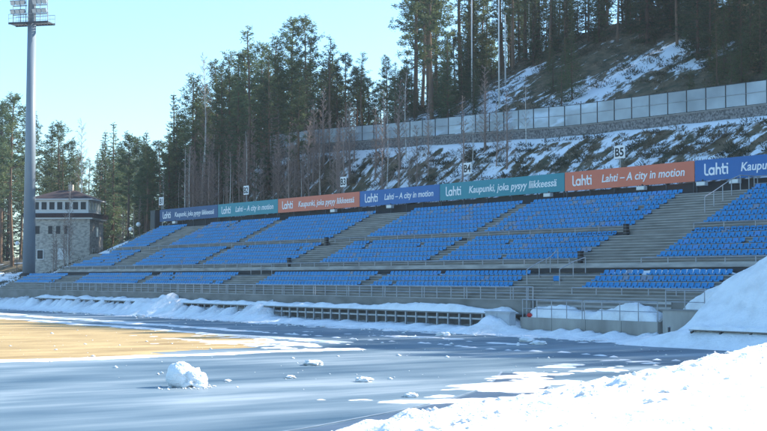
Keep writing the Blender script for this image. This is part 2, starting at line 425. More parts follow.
# crumbs of snow scattered along the piles, the bank and the ice
cb_ = MB(); rc = random.Random(31)
OCT = [(1, 0, 0), (0, 1, 0), (-1, 0, 0), (0, -1, 0), (0, 0, 1), (0, 0, -.6)]
def crumb(x, y, z, r):
    i = len(cb_.v); a = rc.uniform(0, 6.28)
    for q in OCT:
        k = r*rc.uniform(.6, 1.35); cb_.v.append((x+k*(q[0]*math.cos(a)-q[1]*math.sin(a))*1.3, y+k*(q[0]*math.sin(a)+q[1]*math.cos(a))*1.3, z+k*q[2]*.7))
    for t in ((0, 1, 4), (1, 2, 4), (2, 3, 4), (3, 0, 4), (1, 0, 5), (2, 1, 5), (3, 2, 5), (0, 3, 5)): cb_.f.append(tuple(i+k for k in t)); cb_.m.append(0)
for k in range(520):
    x = rc.uniform(-150, -45); crumb(x, 54.2-abs(rc.gauss(0, 1.3))+(.8 if x > -66 else 0), .02, .05+.13*rc.random()**3)
for k in range(420):
    y = rc.uniform(13, 42); xc = -19.9-.48*(y-12.8); t = rc.uniform(-4.5, 5) if rc.random() < .5 else rc.gauss(1.2, 1.2)
    if t > -1.6: crumb(xc+t, y, bank(xc+t, y)+.01, .02+.09*rc.random()**2.5)
    else: crumb(xc+t, y, .02, .02+.06*rc.random()**2)
for k in range(260): crumb(rc.uniform(-95, -36), rc.uniform(20, 53), .015, .02+.09*rc.random()**4)
for k in range(60): a = rc.uniform(0, 6.28); q = .3+abs(rc.gauss(0, .5)); crumb(-40.0+q*math.cos(a), 20.4+q*math.sin(a), .01, .012+.05*rc.random()**2)
tag(cb_.obj('snow_crumbs', M['snow'], smooth=True), 'small crumbs and clods of snow scattered over ice and banks', 'snow', kind='stuff')

# track edge: pale line with a darker strip of bare ice outside it
def strip(name, pts, w, z, m):
    b = MB(); L = []
    for k, p in enumerate(pts):
        a = Vector(pts[max(0, k-1)]); c = Vector(pts[min(len(pts)-1, k+1)]); t = (c-a).normalized(); nn = Vector((-t.y, t.x))
        p = Vector(p); L.append((p+nn*w/2, p-nn*w/2))
    for k in range(len(L)-1):
        b.quad((*L[k][1], z), (*L[k+1][1], z), (*L[k+1][0], z), (*L[k][0], z))
    return b.obj(name, m)
KP = [(2, -23.8), (8, -24.9), (16.5, -27.2), (18.8, -28.4), (21.6, -29.8), (24.5, -31.5), (27.4, -33.6), (30.5, -36.5), (34, -40.2)]
cur = []
for (ya, xa), (yb, xb) in zip(KP, KP[1:]):
    for k in range(6): cur.append((xa+(xb-xa)*k/6, ya+(yb-ya)*k/6))
for it in range(6): cur = [cur[0]]+[tuple((cur[k-1][c]+2*cur[k][c]+cur[k+1][c])/4 for c in (0, 1)) for k in range(1, len(cur)-1)]+[cur[-1]]
M['track_line'] = mat('track_line', (.24, .30, .36), .6, (.16, .21, .27), 2.)
M['bare_track'] = mat('bare_track', (.055, .085, .13), .35, (.09, .125, .175), 1.2, stretch=(1, .3, 1), spec=.4)
tag(strip('track_line', cur, .10, .008, M['track_line']), 'pale curved kerb line at the edge of the track', 'track line', kind='structure')
tag(strip('bare_track', [(x+1.15, y+.35) for x, y in cur], 2.0, .004, M['bare_track']), 'dark curved strip of bare wet track outside the pale line', 'track', kind='structure')

# ---------------------------------------------------------------- grandstand
XL, XR = -166.0, -36.0
stand = empty('grandstand', (-105, 58, 0), 'long open concrete grandstand of three seat tiers on a wooded slope', 'grandstand')
def child(b, name, m, smooth=False, label=None):
    o = b.obj(name, m, smooth=smooth, label=label); o.parent = stand; o.matrix_parent_inverse = Matrix.Translation((105, -58, 0)); return o
RR, RD = .39, .8
LOW0, MID0, UP0 = (59.4, 2.88), (63.4, 4.83), (67.8, 7.12)
def steps(y0, z0, y1, z1, n):
    """profile points climbing from (y0,z0): each step is a riser then a tread"""
    r = []
    for k in range(n):
        yy = y0+(y1-y0)*k/n; zz = z0+(z1-z0)*(k+1)/n
        r += [(yy, z0+(z1-z0)*k/n), (yy, zz)]
    return r
def extrude(prof, x0, x1, floor):
    b = MB(); n = len(prof)
    for k in range(n-1):
        (ya, za), (yb, zb) = prof[k], prof[k+1]
        b.quad((x0, ya, za), (x1, ya, za), (x1, yb, zb), (x0, yb, zb))
    for x, fl in ((x0, 0), (x1, 1)):
        for k in range(n-1):
            (ya, za), (yb, zb) = prof[k], prof[k+1]
            if abs(ya-yb) < 1e-6: continue
            q = [(x, ya, floor), (x, ya, za), (x, yb, zb), (x, yb, floor)]
            b.quad(*(q if fl == 0 else q[::-1]))
    return b
lowp = [(57.9, 0.), (57.9, 2.1), (58.2, 2.1), (58.2, 2.295), (58.6, 2.295), (58.6, 2.49), (59.0, 2.49), (59.0, 2.685), (59.4, 2.685)]
for i in range(3): lowp += [(59.4+.8*i, 2.88+.39*i), (59.8+.8*i, 2.88+.39*i), (59.8+.8*i, 3.075+.39*i), (60.2+.8*i, 3.075+.39*i)]
lowp = lowp[:-2]+[(61.4, 3.66), (62.5, 3.84)]
child(extrude(lowp, XL, -65.7, -.5), 'lower_terrace', M['terrace'])
lowr = [(58.25, 0.), (58.25, 2.295)]+lowp[4:]
child(extrude(lowr, -65.7, -49.5, -.5), 'lower_terrace', M['terrace'])
midp = [(62.5, -.3), (62.5, 4.46), (63.0, 4.46), (63.0, 4.635), (63.4, 4.635)]
for i in range(5): midp += [(63.4+.8*i, 4.83+.39*i), (63.8+.8*i, 4.83+.39*i), (63.8+.8*i, 5.025+.39*i), (64.2+.8*i, 5.025+.39*i)]
midp = midp[:-2]+[(67.0, 6.40)]
child(extrude(midp, -157.5, XR, -.5), 'middle_terrace', M['terrace'])
upp = [(67.0, -.3), (67.0, 6.72), (67.4, 6.72), (67.4, 6.92), (67.8, 6.92)]
for i in range(7): upp += [(67.8+.8*i, 7.12+.39*i), (68.2+.8*i, 7.12+.39*i), (68.2+.8*i, 7.315+.39*i), (68.6+.8*i, 7.315+.39*i)]
upp = upp[:-2]+[(73.0, 9.5), (75.2, 9.5)]
child(extrude(upp, -152.5, XR, -.5), 'upper_terrace', M['terrace'])
# timber planks on the steps
def planks(prof, x0, x1, skip=0):
    last = None
    for k in range(len(prof)-1):
        (ya, za), (yb, zb) = prof[k], prof[k+1]
        if abs(za-zb) < .01 and .25 < yb-ya < .6:
            b = MB(); b.box(x0, x1, ya-.03, ya+.27, za+.003, za+.05); child(b, 'step_plank', M['plank'])
planks(lowp, XL+.05, -65.75); planks(lowr, -65.65, -49.6)
for zz in (1.42, 1.72, 2.02):
    b = MB(); b.box(-65.5, -53.9, 58.2, 58.247, zz, zz+.14); child(b, 'step_plank', M['plank'])
planks(midp, -157.4, XR-.1); planks(upp, -152.4, XR-.1)
# ledge beam, and dark boxes painting shade below the middle and upper tiers
b = MB(); b.box(-157.5, XR, 62.36, 62.497, 4.2, 4.49); child(b, 'ledge_beam', M['plank'])
b = MB(); b.box(-157.5, XR, 62.40, 62.497, 3.9, 4.18); child(b, 'painted_shade', M['dark_gap'])
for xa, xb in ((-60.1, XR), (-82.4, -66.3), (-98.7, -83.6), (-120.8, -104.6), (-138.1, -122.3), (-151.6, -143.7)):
    b = MB(); b.box(xa, xb, 66.93, 66.997, 6.42, 6.69); child(b, 'painted_shade', M['dark_gap'])
M['shelter_grey'] = mat('shelter_grey', (.15, .15, .15), .9, (.09, .09, .09), 1.2)
# front shelf roof over the low shelter
b = MB(); b.box(-150, -66.2, 56.5, 57.897, 1.16, 1.25); sh = child(b, 'shelf_roof', M['concrete'])
b = MB(); b.box(-150, -66.2, 57.6, 57.66, 0, 1.15); child(b, 'shelter_back', M['shelter_grey'])
b = MB(); b.box(-150, -66.2, 56.62, 56.68, .78, .9); child(b, 'shelter_board', M['steel'])
k = 0; x = -149.5
while x < -66.5:
    b = MB(); b.box(x-.06, x+.06, 56.56, 56.68, 0, 1.157); child(b, 'shelter_post', M['steel']); x += 1.22
# back wall behind the top walkway
b = MB(); b.box(-152.4, XR, 75.0, 75.15, 9.5, 10.45); child(b, 'back_wall', M['dark_gap'])

def shelf_snow(X, Y):
    e = sst(56.5, 56.8, Y)*sst(-151, -148, X)*sst(-66.4, -67.6, X)
    return e*(.20+.22*max(0, fbm(X*.45, Y*.8, 5., 4)+.3)+.25*math.exp(-((X+76)/5)**2))-.03
tag(sheet('ledge_snow', -151, -66, 56.5, 57.88, .18, shelf_snow, M['snow'], cut=.02, base=1.25), 'snow lying along the low shelf below the front rail', 'snow', kind='stuff')
def walk_snow(X, Y):
    e = sst(61.9, 62.1, Y)
    v = sst(-64, -61.5, X)*(1-sst(-53.5, -52, X))*1.0+.7*max(0, nz(X*.3, 8.))+sst(-88, -84, X)*(1-sst(-78, -74, X))*.5
    return e*v*(.32+.12*nz(X*1.2, Y))-.08
tag(sheet('walkway_snow', -150, -50, 61.6, 62.38, .2, walk_snow, M['snow'], cut=.02, base=3.78), 'leftover snow along the walkway behind the lower seats', 'snow', kind='stuff')

# ---------------------------------------------------------------- seats
def seat_mb(nx_, full=True):
    prof = [(-.20, .015), (-.19, .07), (-.08, .055), (.08, .045), (.145, .075), (.185, .20), (.215, .335)] if full else [(-.20, .02), (-.18, .068), (.12, .05), (.215, .335)]
    b = MB(); n = len(prof)
    for layer in (0, 1):
        for j, (y, z) in enumerate(prof):
            k = j/(n-1)
            for i in range(nx_+1):
                s = -1+2*i/nx_; w = .215-.017*max(0, k-.75)*4
                e = abs(s)**2.5
                dy = -.05*e*(1 if y > .1 else .1)+(.02 if layer else 0)*(1 if y > .1 else 0)
                dz = .045*e*(1 if y < .15 and j > 0 else -.35 if j == n-1 else 0)-(.02 if layer and y < .16 else 0)
                b.v.append((s*w, y+dy, z+dz))
    off = n*(nx_+1)
    for layer in (0, 1):
        for j in range(n-1):
            for i in range(nx_):
                q = [layer*off+j*(nx_+1)+i, layer*off+j*(nx_+1)+i+1, layer*off+(j+1)*(nx_+1)+i+1, layer*off+(j+1)*(nx_+1)+i]
                b.f.append(tuple(q if layer == 0 else q[::-1])); b.m.append(0)
    def rim(ring):
        for a, c in zip(ring, ring[1:]): b.f.append((a, a+off, c+off, c)); b.m.append(0)
    rim([j*(nx_+1) for j in range(n)][::-1]); rim([j*(nx_+1)+nx_ for j in range(n)])
    rim([(n-1)*(nx_+1)+i for i in range(nx_+1)][::-1]); rim(list(range(nx_+1)))
    return b
hi = seat_mb(6); SEATM = [hi.mesh('seat_shell', M[m], True) for m in ('seat_blue', 'seat_blue_faded', 'seat_worn')]
br = MB(); br.box(-.12, .12, -.1, .1, -.09, .03); br.box(-.16, -.12, -.13, .16, -.09, .0); br.box(.12, .16, -.13, .16, -.09, .0)
BRACK = br.mesh('seat_bracket', M['bracket'])
lo_ = seat_mb(2, False)
# (tier, block name, left X, right X, count from which end, words for the block)
BLK = [('low', -62.75, -52.0, 'lower block beside snow slope'), ('low', -86.1, -69.5, 'lower block left of the platform'), ('low', -103.7, -87.7, None), ('low', -127.2, -110.3, None), ('low', -145.2, -128.7, None), ('low', -164.3, -151.4, None),
       ('mid', -60.3, XR-.4, 'middle block at the right frame edge'), ('mid', -82.6, -66.9, 'middle block under nearest orange banner'), ('mid', -99.5, -84.0, None), ('mid', -121.4, -104.8, None), ('mid', -138.0, -122.9, None), ('mid', -156.0, -143.6, None),
       ('up', -60.1, XR-.4, 'upper block at the right frame edge'), ('up', -82.3, -66.3, 'upper block under nearest orange banner'), ('up', -98.6, -83.6, None), ('up', -120.8, -104.6, None), ('up', -138.1, -122.3, None), ('up', -151.6, -143.7, None)]
ROWS = {'low': 3, 'mid': 5, 'up': 7}
ORG = {'low': LOW0, 'mid': MID0, 'up': UP0}
seats = []
rs = random.Random(3)
Fv = Vector((-.8172, .5763)); Rv = Vector((.5763, .8172))
for bi, (tier, xa, xb, words) in enumerate(BLK):
    n = int((xb-xa)/.5+.01)
    for i in range(ROWS[tier]):
        y = ORG[tier][0]+RD*i+.16; z = ORG[tier][1]+RR*i+.075
        na = n; xo = xa
        if bi == 11: xo = xa+i*1.0; na = int((xb-xo)/.5+.01)
        for k in range(na):
            x = xb-.25-.5*k
            if rs.random() < (.012 if tier != 'up' else .006): continue
            pf = .10
            if tier == 'up' and bi in (13, 14, 16): pf = .34
            q = rs.random(); mi = 0
            if nz(x*.25, i*.9, 3.) > -.05 and q < pf: mi = 1 if rs.random() < .55 else 2
            zc = Fv.dot(Vector((x, y))); u = Rv.dot(Vector((x, y)))/zc*1350
            inside = abs(u) < 386
            seats.append((zc if inside else 999, x, y, z, mi, bi, i, k, na))
seats.sort()
GN = {'low': 'blue seats of the lower tier', 'mid': 'blue seats of the middle tier', 'up': 'blue seats of the upper tier'}
proto = None
for (zc, x, y, z, mi, bi, i, k, na) in seats[:300]:
    tier, xa, xb, words = BLK[bi]
    o = put('stadium_seat', SEATM[mi], loc=(x, y, z), rz=rs.uniform(-.03, .03))
    left = words.endswith('frame edge')
    cnt = (na-k) if left else k+1
    look = ('blue', 'faded', 'worn')[mi]
    tag(o, f"{look} seat, {ordw(cnt)} from {'left' if left else 'right'} end, {ORD[i+1]} row of {words}", 'stadium seat', GN[tier])
    bo = put('bracket', BRACK, parent=o)
b = MB()
for (zc, x, y, z, mi, bi, i, k, na) in seats[300:]:
    o0 = len(b.v); ca = rs.gauss(0, .035); b.v += [(vx-vy*ca+x, vy+vx*ca+y, vz+z) for vx, vy, vz in lo_.v]
    b.f += [tuple(q+o0 for q in f) for f in lo_.f]; b.m += [mi]*len(lo_.f)
o = b.obj('stadium_seats', [M['seat_blue'], M['seat_blue_faded'], M['seat_worn']])
tag(o, 'blue plastic seats filling the farther blocks of all three tiers', 'stadium seats', kind='stuff')
o = put('stadium_seat', SEATM[0], loc=(-65.9, 60.36, 3.35), rz=.9)
tag(o, 'lone blue seat left on the bare steps between two lower blocks', 'stadium seat'); put('bracket', BRACK, parent=o)

# ---------------------------------------------------------------- railings
def rail_thing(name, label, cat, group=None): return empty(name, (0, 0, 0), label, cat, group)
def place(root, loc):
    root.location = loc
def rail_run(label, x0, x1, y, z0, z1, sp, mids=(.5,), r=.035, double=0, group=None, name='guard_rail', m='steel'):
    root = empty(name, (x0, y, z0), label, 'railing', group)
    n = max(1, round((x1-x0)/sp)); L = x1-x0; h = z1-z0
    b = MB(); b.tube((0, 0, h), (L, 0, h), r*1.15, n=8); b.obj('top_rail', M[m], root)
    for f in mids:
        b = MB(); b.tube((0, 0, h*f), (L, 0, h*f), r*.8, n=6); b.obj('mid_rail', M[m], root)
    for k in range(n+1):
        xx = [L*k/n]
        if double and k % double == 0 and 0 < k < n: xx = [L*k/n-.14, L*k/n+.14]
        for q in xx:
            b = MB(); b.tube((q, 0, -.02), (q, 0, h), r, n=6); b.obj('post', M[m], root)
    return root
rail_run('long grey pipe railing in front of the lower seats', -150, -66.0, 57.98, 2.08, 2.95, 1.62, (.55,), .036, 3)
rail_run('low grey rail under the middle seats left of the stairs', -156, -66.9, 62.43, 4.46, 4.82, 2.3, (), .035)
rail_run('low grey rail under the middle seats at the right edge', -60.3, -40, 62.43, 4.46, 4.82, 2.3, (), .035)
rail_run('low grey rail under the upper seats left of the stairs', -151, -66.3, 66.97, 6.69, 7.10, 2.4, (), .028)
rail_run('low grey rail under the upper seats at the right edge', -60.0, -40, 66.97, 6.69, 7.10, 2.4, (), .028)
rail_run('low grey rail under the lower seats beside the snow slope', -62.7, -51.8, 58.72, 2.49, 2.92, 2.3, (), .035)
rail_run('grey railing frame on the left half of the concrete platform', -65.45, -60.0, 57.02, 1.05, 2.17, 1.36, (.5,), .032, group=None)
rail_run('grey railing frame on the right half of the concrete platform', -59.8, -53.85, 57.02, 1.05, 2.17, 1.48, (.5,), .032)
rail_run('tall grey gate posts at the left end of the platform rail', -65.6, -65.0, 57.5, 1.0, 2.95, .6, (), .04)
rail_run('grey railing frame on the small block beside the snow slope', -53.2, -50.35, 57.0, 1.78, 2.85, 1.42, (.4,), .032)
rail_run('square grey railing frame at the walkway above the stairs gap', -109.2, -105.4, 62.0, 3.8, 4.75, 1.9, (.5,), .032)
def stair_rail(label, x, pts, z_up=.9, sp=1.0, name='stair_rail'):
    (y0, z0), (y1, z1) = pts[0], pts[-1]
    root = empty(name, (x, y0, z0), label, 'railing')
    b = MB(); b.path([(0, y-y0, z-z0+z_up) for y, z in pts], [.036]*len(pts), 8); b.obj('top_rail', M['steel'], root)
    for y, z in pts:
        b = MB(); b.tube((0, y-y0, z-z0-.05), (0, y-y0, z-z0+z_up), .032, n=6); b.obj('post', M['steel'], root)
    return root
stair_rail('sloping grey handrail on the stairs left of the lower right block', -68.2, [(59.8, 3.1), (60.9, 3.6), (61.9, 3.95), (62.6, 4.5)], 1.0)
stair_rail('sloping grey handrail on the stairs before the orange banners', -65.0, [(59.8, 3.1), (61.0, 3.6), (62.1, 3.9)], 1.0)
stair_rail('sloping grey handrail at the top of the stairs by the blue banner', -61.2, [(69.4, 7.9), (70.3, 8.3), (71.2, 8.75), (72.1, 9.2), (73.0, 9.5), (73.9, 9.5), (74.8, 9.5)], 1.05)
rail_run('grey railing on the top walkway under the right blue banner', -61.0, -57.5, 74.2, 9.5, 10.5, 1.75, (.5,), .032)
# dark striped boxes on the stairs
M['bin_grey'] = mat('bin_grey', (.10, .11, .12), .6)
for x, y, z, lb in ((-65.8, 66.7, 6.4, 'black banded box on the stairs beside the right middle block'), (-103.6, 66.7, 6.4, 'black banded box on the stairs below the left orange banner'), (-66.3, 62.9, 4.5, 'black banded box at the foot of the wide bare stairs'), (-103.9, 62.9, 4.5, 'black banded box at the foot of the far bare stairs')):
    root = empty('waste_bin', (x, y, z), lb, 'waste bin', 'black banded boxes on the stairs')
    b = MB(); b.box(-.19, .19, -.19, .19, .06, .86); b.obj('bin_body', M['black'], root)
    for q in (.2, .45, .7):
        b = MB(); b.box(-.2, .2, -.2, .2, q, q+.06); b.obj('bin_band', M['bin_grey'], root)
    b = MB(); b.box(-.22, .22, -.22, .22, .862, .92); b.obj('lid', M['black'], root)
    b = MB(); b.box(-.16, .16, -.16, .16, 0, .058); b.obj('bin_foot', M['dark_steel'], root); root.scale = (.75, .75, .9)

# ---------------------------------------------------------------- platform, box, bench at the foot of the stand
pf = empty('concrete_platform', (-60, 57.2, 0), 'grey concrete platform with a snow covered deck in front of the stairs', 'platform')
b = MB(); b.box(-5.55, 6.25, -.3, -.05, 0, 1.05); b.obj('front_wall', M['wall_concrete'], pf)
b = MB(); b.box(-5.29, 5.997, -.047, 1.04, .85, .98); b.obj('deck', M['concrete'], pf)
b = MB(); b.box(-5.55, -5.3, -.047, 1.04, 0, 1.05); b.obj('side_wall', M['wall_concrete'], pf)
b = MB()
for zz in (0,):
    i = len(b.v); b.v += [(6.0, -.047, 0), (6.25, -.047, 0), (6.25, 1.04, 0), (6.0, 1.04, 0), (6.0, -.047, 1.05), (6.25, -.047, 1.05), (6.25, 1.04, 1.6), (6.0, 1.04, 1.6)]
    for q in ((0, 3, 2, 1), (4, 5, 6, 7), (0, 1, 5, 4), (1, 2, 6, 5), (2, 3, 7, 6), (3, 0, 4, 7)): b.f.append(tuple(i+k for k in q)); b.m.append(0)
b.obj('sloping_wall', M['wall_concrete'], pf)
for q in (-2.6, .4, 3.4):
    b = MB(); b.box(q-.012, q+.012, -.303, -.299, .02, 1.04); b.obj('joint', M['dark_gap'], pf)
def deck_snow(X, Y):
    e = sst(57.1, 57.5, Y)*sst(-65.6, -65.0, X)*sst(-54.0, -54.6, X)
    a = .50+.5*math.exp(-((X+63.2)/1.5)**2)*.6+.62*math.exp(-((X+56.6)/1.5)**2)+.35*max(0, fbm(X*.8, Y*.6, 5., 4))
    return e*(a+.12*fbm(X*1.6, Y*1.6, 2., 3))-.04
tag(sheet('deck_snow', -65.3, -54.0, 57.15, 58.3, .16, deck_snow, M['snow'], cut=.02, base=.98), 'heaped snow on the concrete platform behind its railing', 'snow', kind='stuff')
bl = empty('concrete_block', (-52.0, 57.25, 0), 'small concrete block carrying a railing beside the snow slope', 'concrete block')
b = MB(); b.box(-1.35, 1.75, -.35, .9, 0, 1.7); b.obj('block', M['wall_concrete'], bl)
b = MB(); b.box(-1.4, 1.8, -.4, .95, 1.703, 1.78); b.obj('cap', M['concrete'], bl)
gb = empty('grey_cabinet', (-66.9, 56.6, 0), 'light grey metal cabinet standing left of the concrete platform', 'cabinet')
b = MB(); b.box(-1.25, 1.25, -.45, .0, .1, 1.32); b.obj('body', M['grey_box'], gb)
for q in (-.62, .62):
    b = MB(); b.box(q-.58, q+.58, -.475, -.453, .16, 1.26); dd = b.obj('door', M['grey_box'], gb)
    b = MB(); b.box(q-.05+(.42 if q < 0 else -.42), q+.05+(.42 if q < 0 else -.42), -.5, -.476, .62, .78); b.obj('handle', M['dark_steel'], dd)
b = MB(); b.box(-1.3, 1.3, -.5, .03, 1.323, 1.4); b.obj('lid', M['grey_box'], gb)
b = MB(); b.box(-1.2, 1.2, -.4, -.02, 0, .097); b.obj('plinth', M['dark_steel'], gb)
rb = empty('red_bag', (-65.0, 57.2, 1.05), 'small red bag lying at the left end of the platform wall', 'bag')
q = lump((0, 0, .12), .15, 4., .25, (1.3, .8, .9)); q.obj('bag_body', M['red'], rb, True)
q = MB(); q.path([(-.12, 0, .2), (-.06, 0, .31), (.06, 0, .31), (.12, 0, .2)], [.015]*4, 6); q.obj('handle', M['black'], rb)
sbn = empty('snowy_bench', (-44.5, 53.0, 0), 'low dark bench buried under snow in front of the snow slope', 'bench')
b = MB(); b.box(-3.2, 4.5, -.22, .22, .875, .92); b.obj('bench_top', M['rail_wood'], sbn)
b = MB(); b.box(-3.2, 4.5, .05, .1, .60, .80); b.obj('bench_board', M['dark_gap'], sbn)
for q in (-3.1, -1.2, .7, 2.6, 4.4):
    b = MB(); b.box(q-.06, q+.06, -.16, .16, 0, .838); b.obj('leg', M['dark_steel'], sbn)
def bench_snow(X, Y): return .20*sst(-47.75, -47.4, X)*sst(-39.8, -40.2, X)*sst(52.75, 52.85, Y)*sst(53.25, 53.15, Y)*(1+.5*fbm(X, Y*2, 3.))-.02
tag(sheet('bench_snow', -47.75, -39.8, 52.74, 53.26, .065, bench_snow, M['snow'], cut=.0, base=.94), 'thick strip of snow resting on the low dark bench', 'snow', kind='stuff')
pp = empty('marker_post', (-49.8, 53.6, 0), 'short dark post standing in snow left of the low bench', 'post')
b = MB(); b.box(-.05, .05, -.05, .05, -.1, .95); b.obj('post', M['dark_steel'], pp)
b = MB(); b.box(-.07, .07, -.07, .07, .952, .99); b.obj('cap', M['steel'], pp)

# ---------------------------------------------------------------- banners with lettering
def text_mesh(s, size, shear=0., bold=0., ext=.008):
    c = bpy.data.curves.new('lettering', 'FONT'); c.body = s; c.size = size; c.shear = shear; c.offset = bold; c.extrude = ext
    c.resolution_u = 3
    o = bpy.data.objects.new('lettering', c); COL.objects.link(o); bpy.context.view_layer.update()
    me = bpy.data.meshes.new_from_object(o.evaluated_get(bpy.context.evaluated_depsgraph_get()))
    bpy.data.objects.remove(o); bpy.data.curves.remove(c)
    for p in me.polygons: p.use_smooth = False
    xs_ = [v.co.x for v in me.vertices]; w0, w1 = min(xs_), max(xs_)
    for v in me.vertices: v.co.x -= w0
    return me, w1-w0
def arc(cx, cz, r, a0, a1, n=10): return [(cx+r*math.cos(math.radians(a0+(a1-a0)*k/n)), cz+r*math.sin(math.radians(a0+(a1-a0)*k/n))) for k in range(n+1)]
LOGO = [  # rounded one-weight strokes spelling the city's name; x, z with cap height 1
    [(.06, 1.0), (.06, .26)]+arc(.26, .26, .20, 180, 270, 6)+[(.42, .06)],
    arc(.82, .34, .28, 0, 360, 20), [(1.10, .62), (1.10, .06)],
    [(1.38, 1.02), (1.38, .06)], [(1.38, .36)]+arc(1.60, .38, .22, 180, 0, 10)+[(1.82, .06)],
    [(2.12, .92), (2.12, .24)]+arc(2.28, .24, .17, 180, 300, 6), [(1.98, .62), (2.62, .62)],
    [(2.62, .62), (2.62, .06)], [(2.60, .90), (2.64, .90)]]
def logo_mesh(h):
    b = MB(); r = .088*h
    for st in LOGO:
        pts = [Vector((x*h, 0, z*h)) for x, z in st]
        for a, c in zip(pts, pts[1:]): b.tube(a, c, r, n=8)
        for p in pts:
            i = len(b.v)
            for j in range(1, 4):
                for k in range(8):
                    ph = PI*j/4; t = 2*PI*k/8
                    b.v.append((p.x+r*math.sin(ph)*math.cos(t), r*math.sin(ph)*math.sin(t), p.z+r*math.cos(ph)))
            for j in range(2):
                for k in range(8): b.f.append((i+j*8+k, i+(j+1)*8+k, i+(j+1)*8+(k+1) % 8, i+j*8+(k+1) % 8)); b.m.append(0)
            b.f.append(tuple(i+k for k in range(8))); b.m.append(0); b.f.append(tuple(i+16+k for k in reversed(range(8)))); b.m.append(0)
    b.v = [(x, y*.12, z) for x, y, z in b.v]
    return b.mesh('logo', M['lettering'])
LG = logo_mesh(.80)
SA, SB = 'Lahti – A city in motion', 'Kaupunki, joka pysyy liikkeessä'
TX = {}
for s in (SA, SB):
    me, w = text_mesh(s, .86, .18, .012); me.materials.append(M['lettering']); TX[s] = (me, w)
BAN = [(-154.3, -139.05, 'banner_navy', SB, 'dark navy banner at the far left end of the banner row'),
       (-138.98, -125.45, 'banner_teal', SA, 'teal banner with English slogan between navy and orange banners'),
       (-125.38, -109.75, 'banner_orange', SB, 'orange banner with Finnish slogan, the farther of two orange ones'),
       (-109.68, -96.85, 'banner_blue', SA, 'blue banner with English slogan in the middle of the row'),
       (-96.78, -80.35, 'banner_teal', SB, 'teal banner with Finnish slogan, the nearer of two teal ones'),
       (-80.28, -66.65, 'banner_orange', SA, 'orange banner with English slogan, the nearer of two orange ones'),
       (-66.58, -50.5, 'banner_blue', SB, 'blue banner with Finnish slogan, cut off by the frame edge')]
for x0, x1, mc, s, lb in BAN:
    root = empty('advertising_banner', (x0, 74.5, 9.5), lb, 'banner', 'coloured banners above the stand')
    L = x1-x0
    b = MB(); b.box(0, L, 0, .05, 1.0, 2.5); b.obj('panel', M[mc], root)
    n = 5
    for k in range(n+1):
        q = .12+(L-.24)*k/n
        b = MB(); b.box(q-.05, q+.05, .055, .15, 0, 2.45); b.obj('post', M['dark_steel'], root)
    lo = put('logo', LG, root, (.9, -.012, 1.36))
    me, w = TX[s]
    avail = L-5.1; sc = min(1.12, avail/w)
    t = put('lettering', me, root, (4.2, -.012, 1.48)); t.rotation_euler = (PI/2, 0, 0); t.scale = (sc, min(sc, 1.), 1)
# small lamps hung under the banners
for x, lb in ((-65.7, 'small pale lamp under the joint of the near orange and blue banners'), (-62.7, 'small pale lamp under the blue banner at the right edge'), (-82.0, 'small pale lamp under the near teal banner'), (-71.6, 'small pale lamp under the near orange banner'), (-104.2, 'small pale lamp under the middle blue banner'), (-114, 'small pale lamp under the far orange banner'), (-149.6, 'small pale lamp under the dark navy banner')):
    root = empty('banner_lamp', (x, 74.25, 10.12), lb, 'lamp', 'lamps under the banners')
    b = MB(); b.box(-.42, .42, -.16, .14, .0, .3); b.obj('lamp_body', M['grey_box'], root)
    b = MB(); b.box(-.38, .38, -.18, -.162, .03, .27); b.obj('lamp_glass', M['lamp_glass'], root)
    b = MB(); b.box(-.04, .04, .02, .1, .303, .46); b.obj('bracket', M['dark_steel'], root)
# section signs
for k, (x, z, w) in enumerate(((-155.9, 13.2, 1.25), (-134.1, 13.45, 1.15), (-114.1, 13.25, 1.05), (-94.0, 13.3, 1.1), (-75.1, 13.32, 1.15))):
    root = empty('section_sign', (x, 75.45, 9.5), 'white sign reading B%d on a thin post above the banners' % (k+1), 'sign', 'white section signs above the banners')
    h = 1.0; zz = z-9.5
    b = MB(); b.box(-w/2, w/2, 0, .05, zz-h/2, zz+h/2); b.obj('board', M['white'], root)
    b = MB(); b.tube((0, .1, -.3), (0, .1, zz+h*.4), .045, n=8); b.obj('post', M['steel'], root)
    me, tw = text_mesh('B%d' % (k+1), .95, 0, .02); me.materials.append(M['black'])
    t = put('lettering', me, root, (-tw*.5, -.01, zz-.33)); t.rotation_euler = (PI/2, 0, 0)
cb = empty('control_cabinet', (-155.7, 74.6, 8.6), 'dark cabinet at the far left end of the banners', 'cabinet')
b = MB(); b.box(-.7, .7, -.4, .4, .1, 3.3); b.obj('body', M['dark_steel'], cb)
b = MB(); b.box(-.6, .6, -.43, -.403, .3, 3.1); b.obj('door', M['dark_steel'], cb)
b = MB(); b.box(-.75, .75, -.45, .45, 3.303, 3.4); b.obj('roof', M['black'], cb)

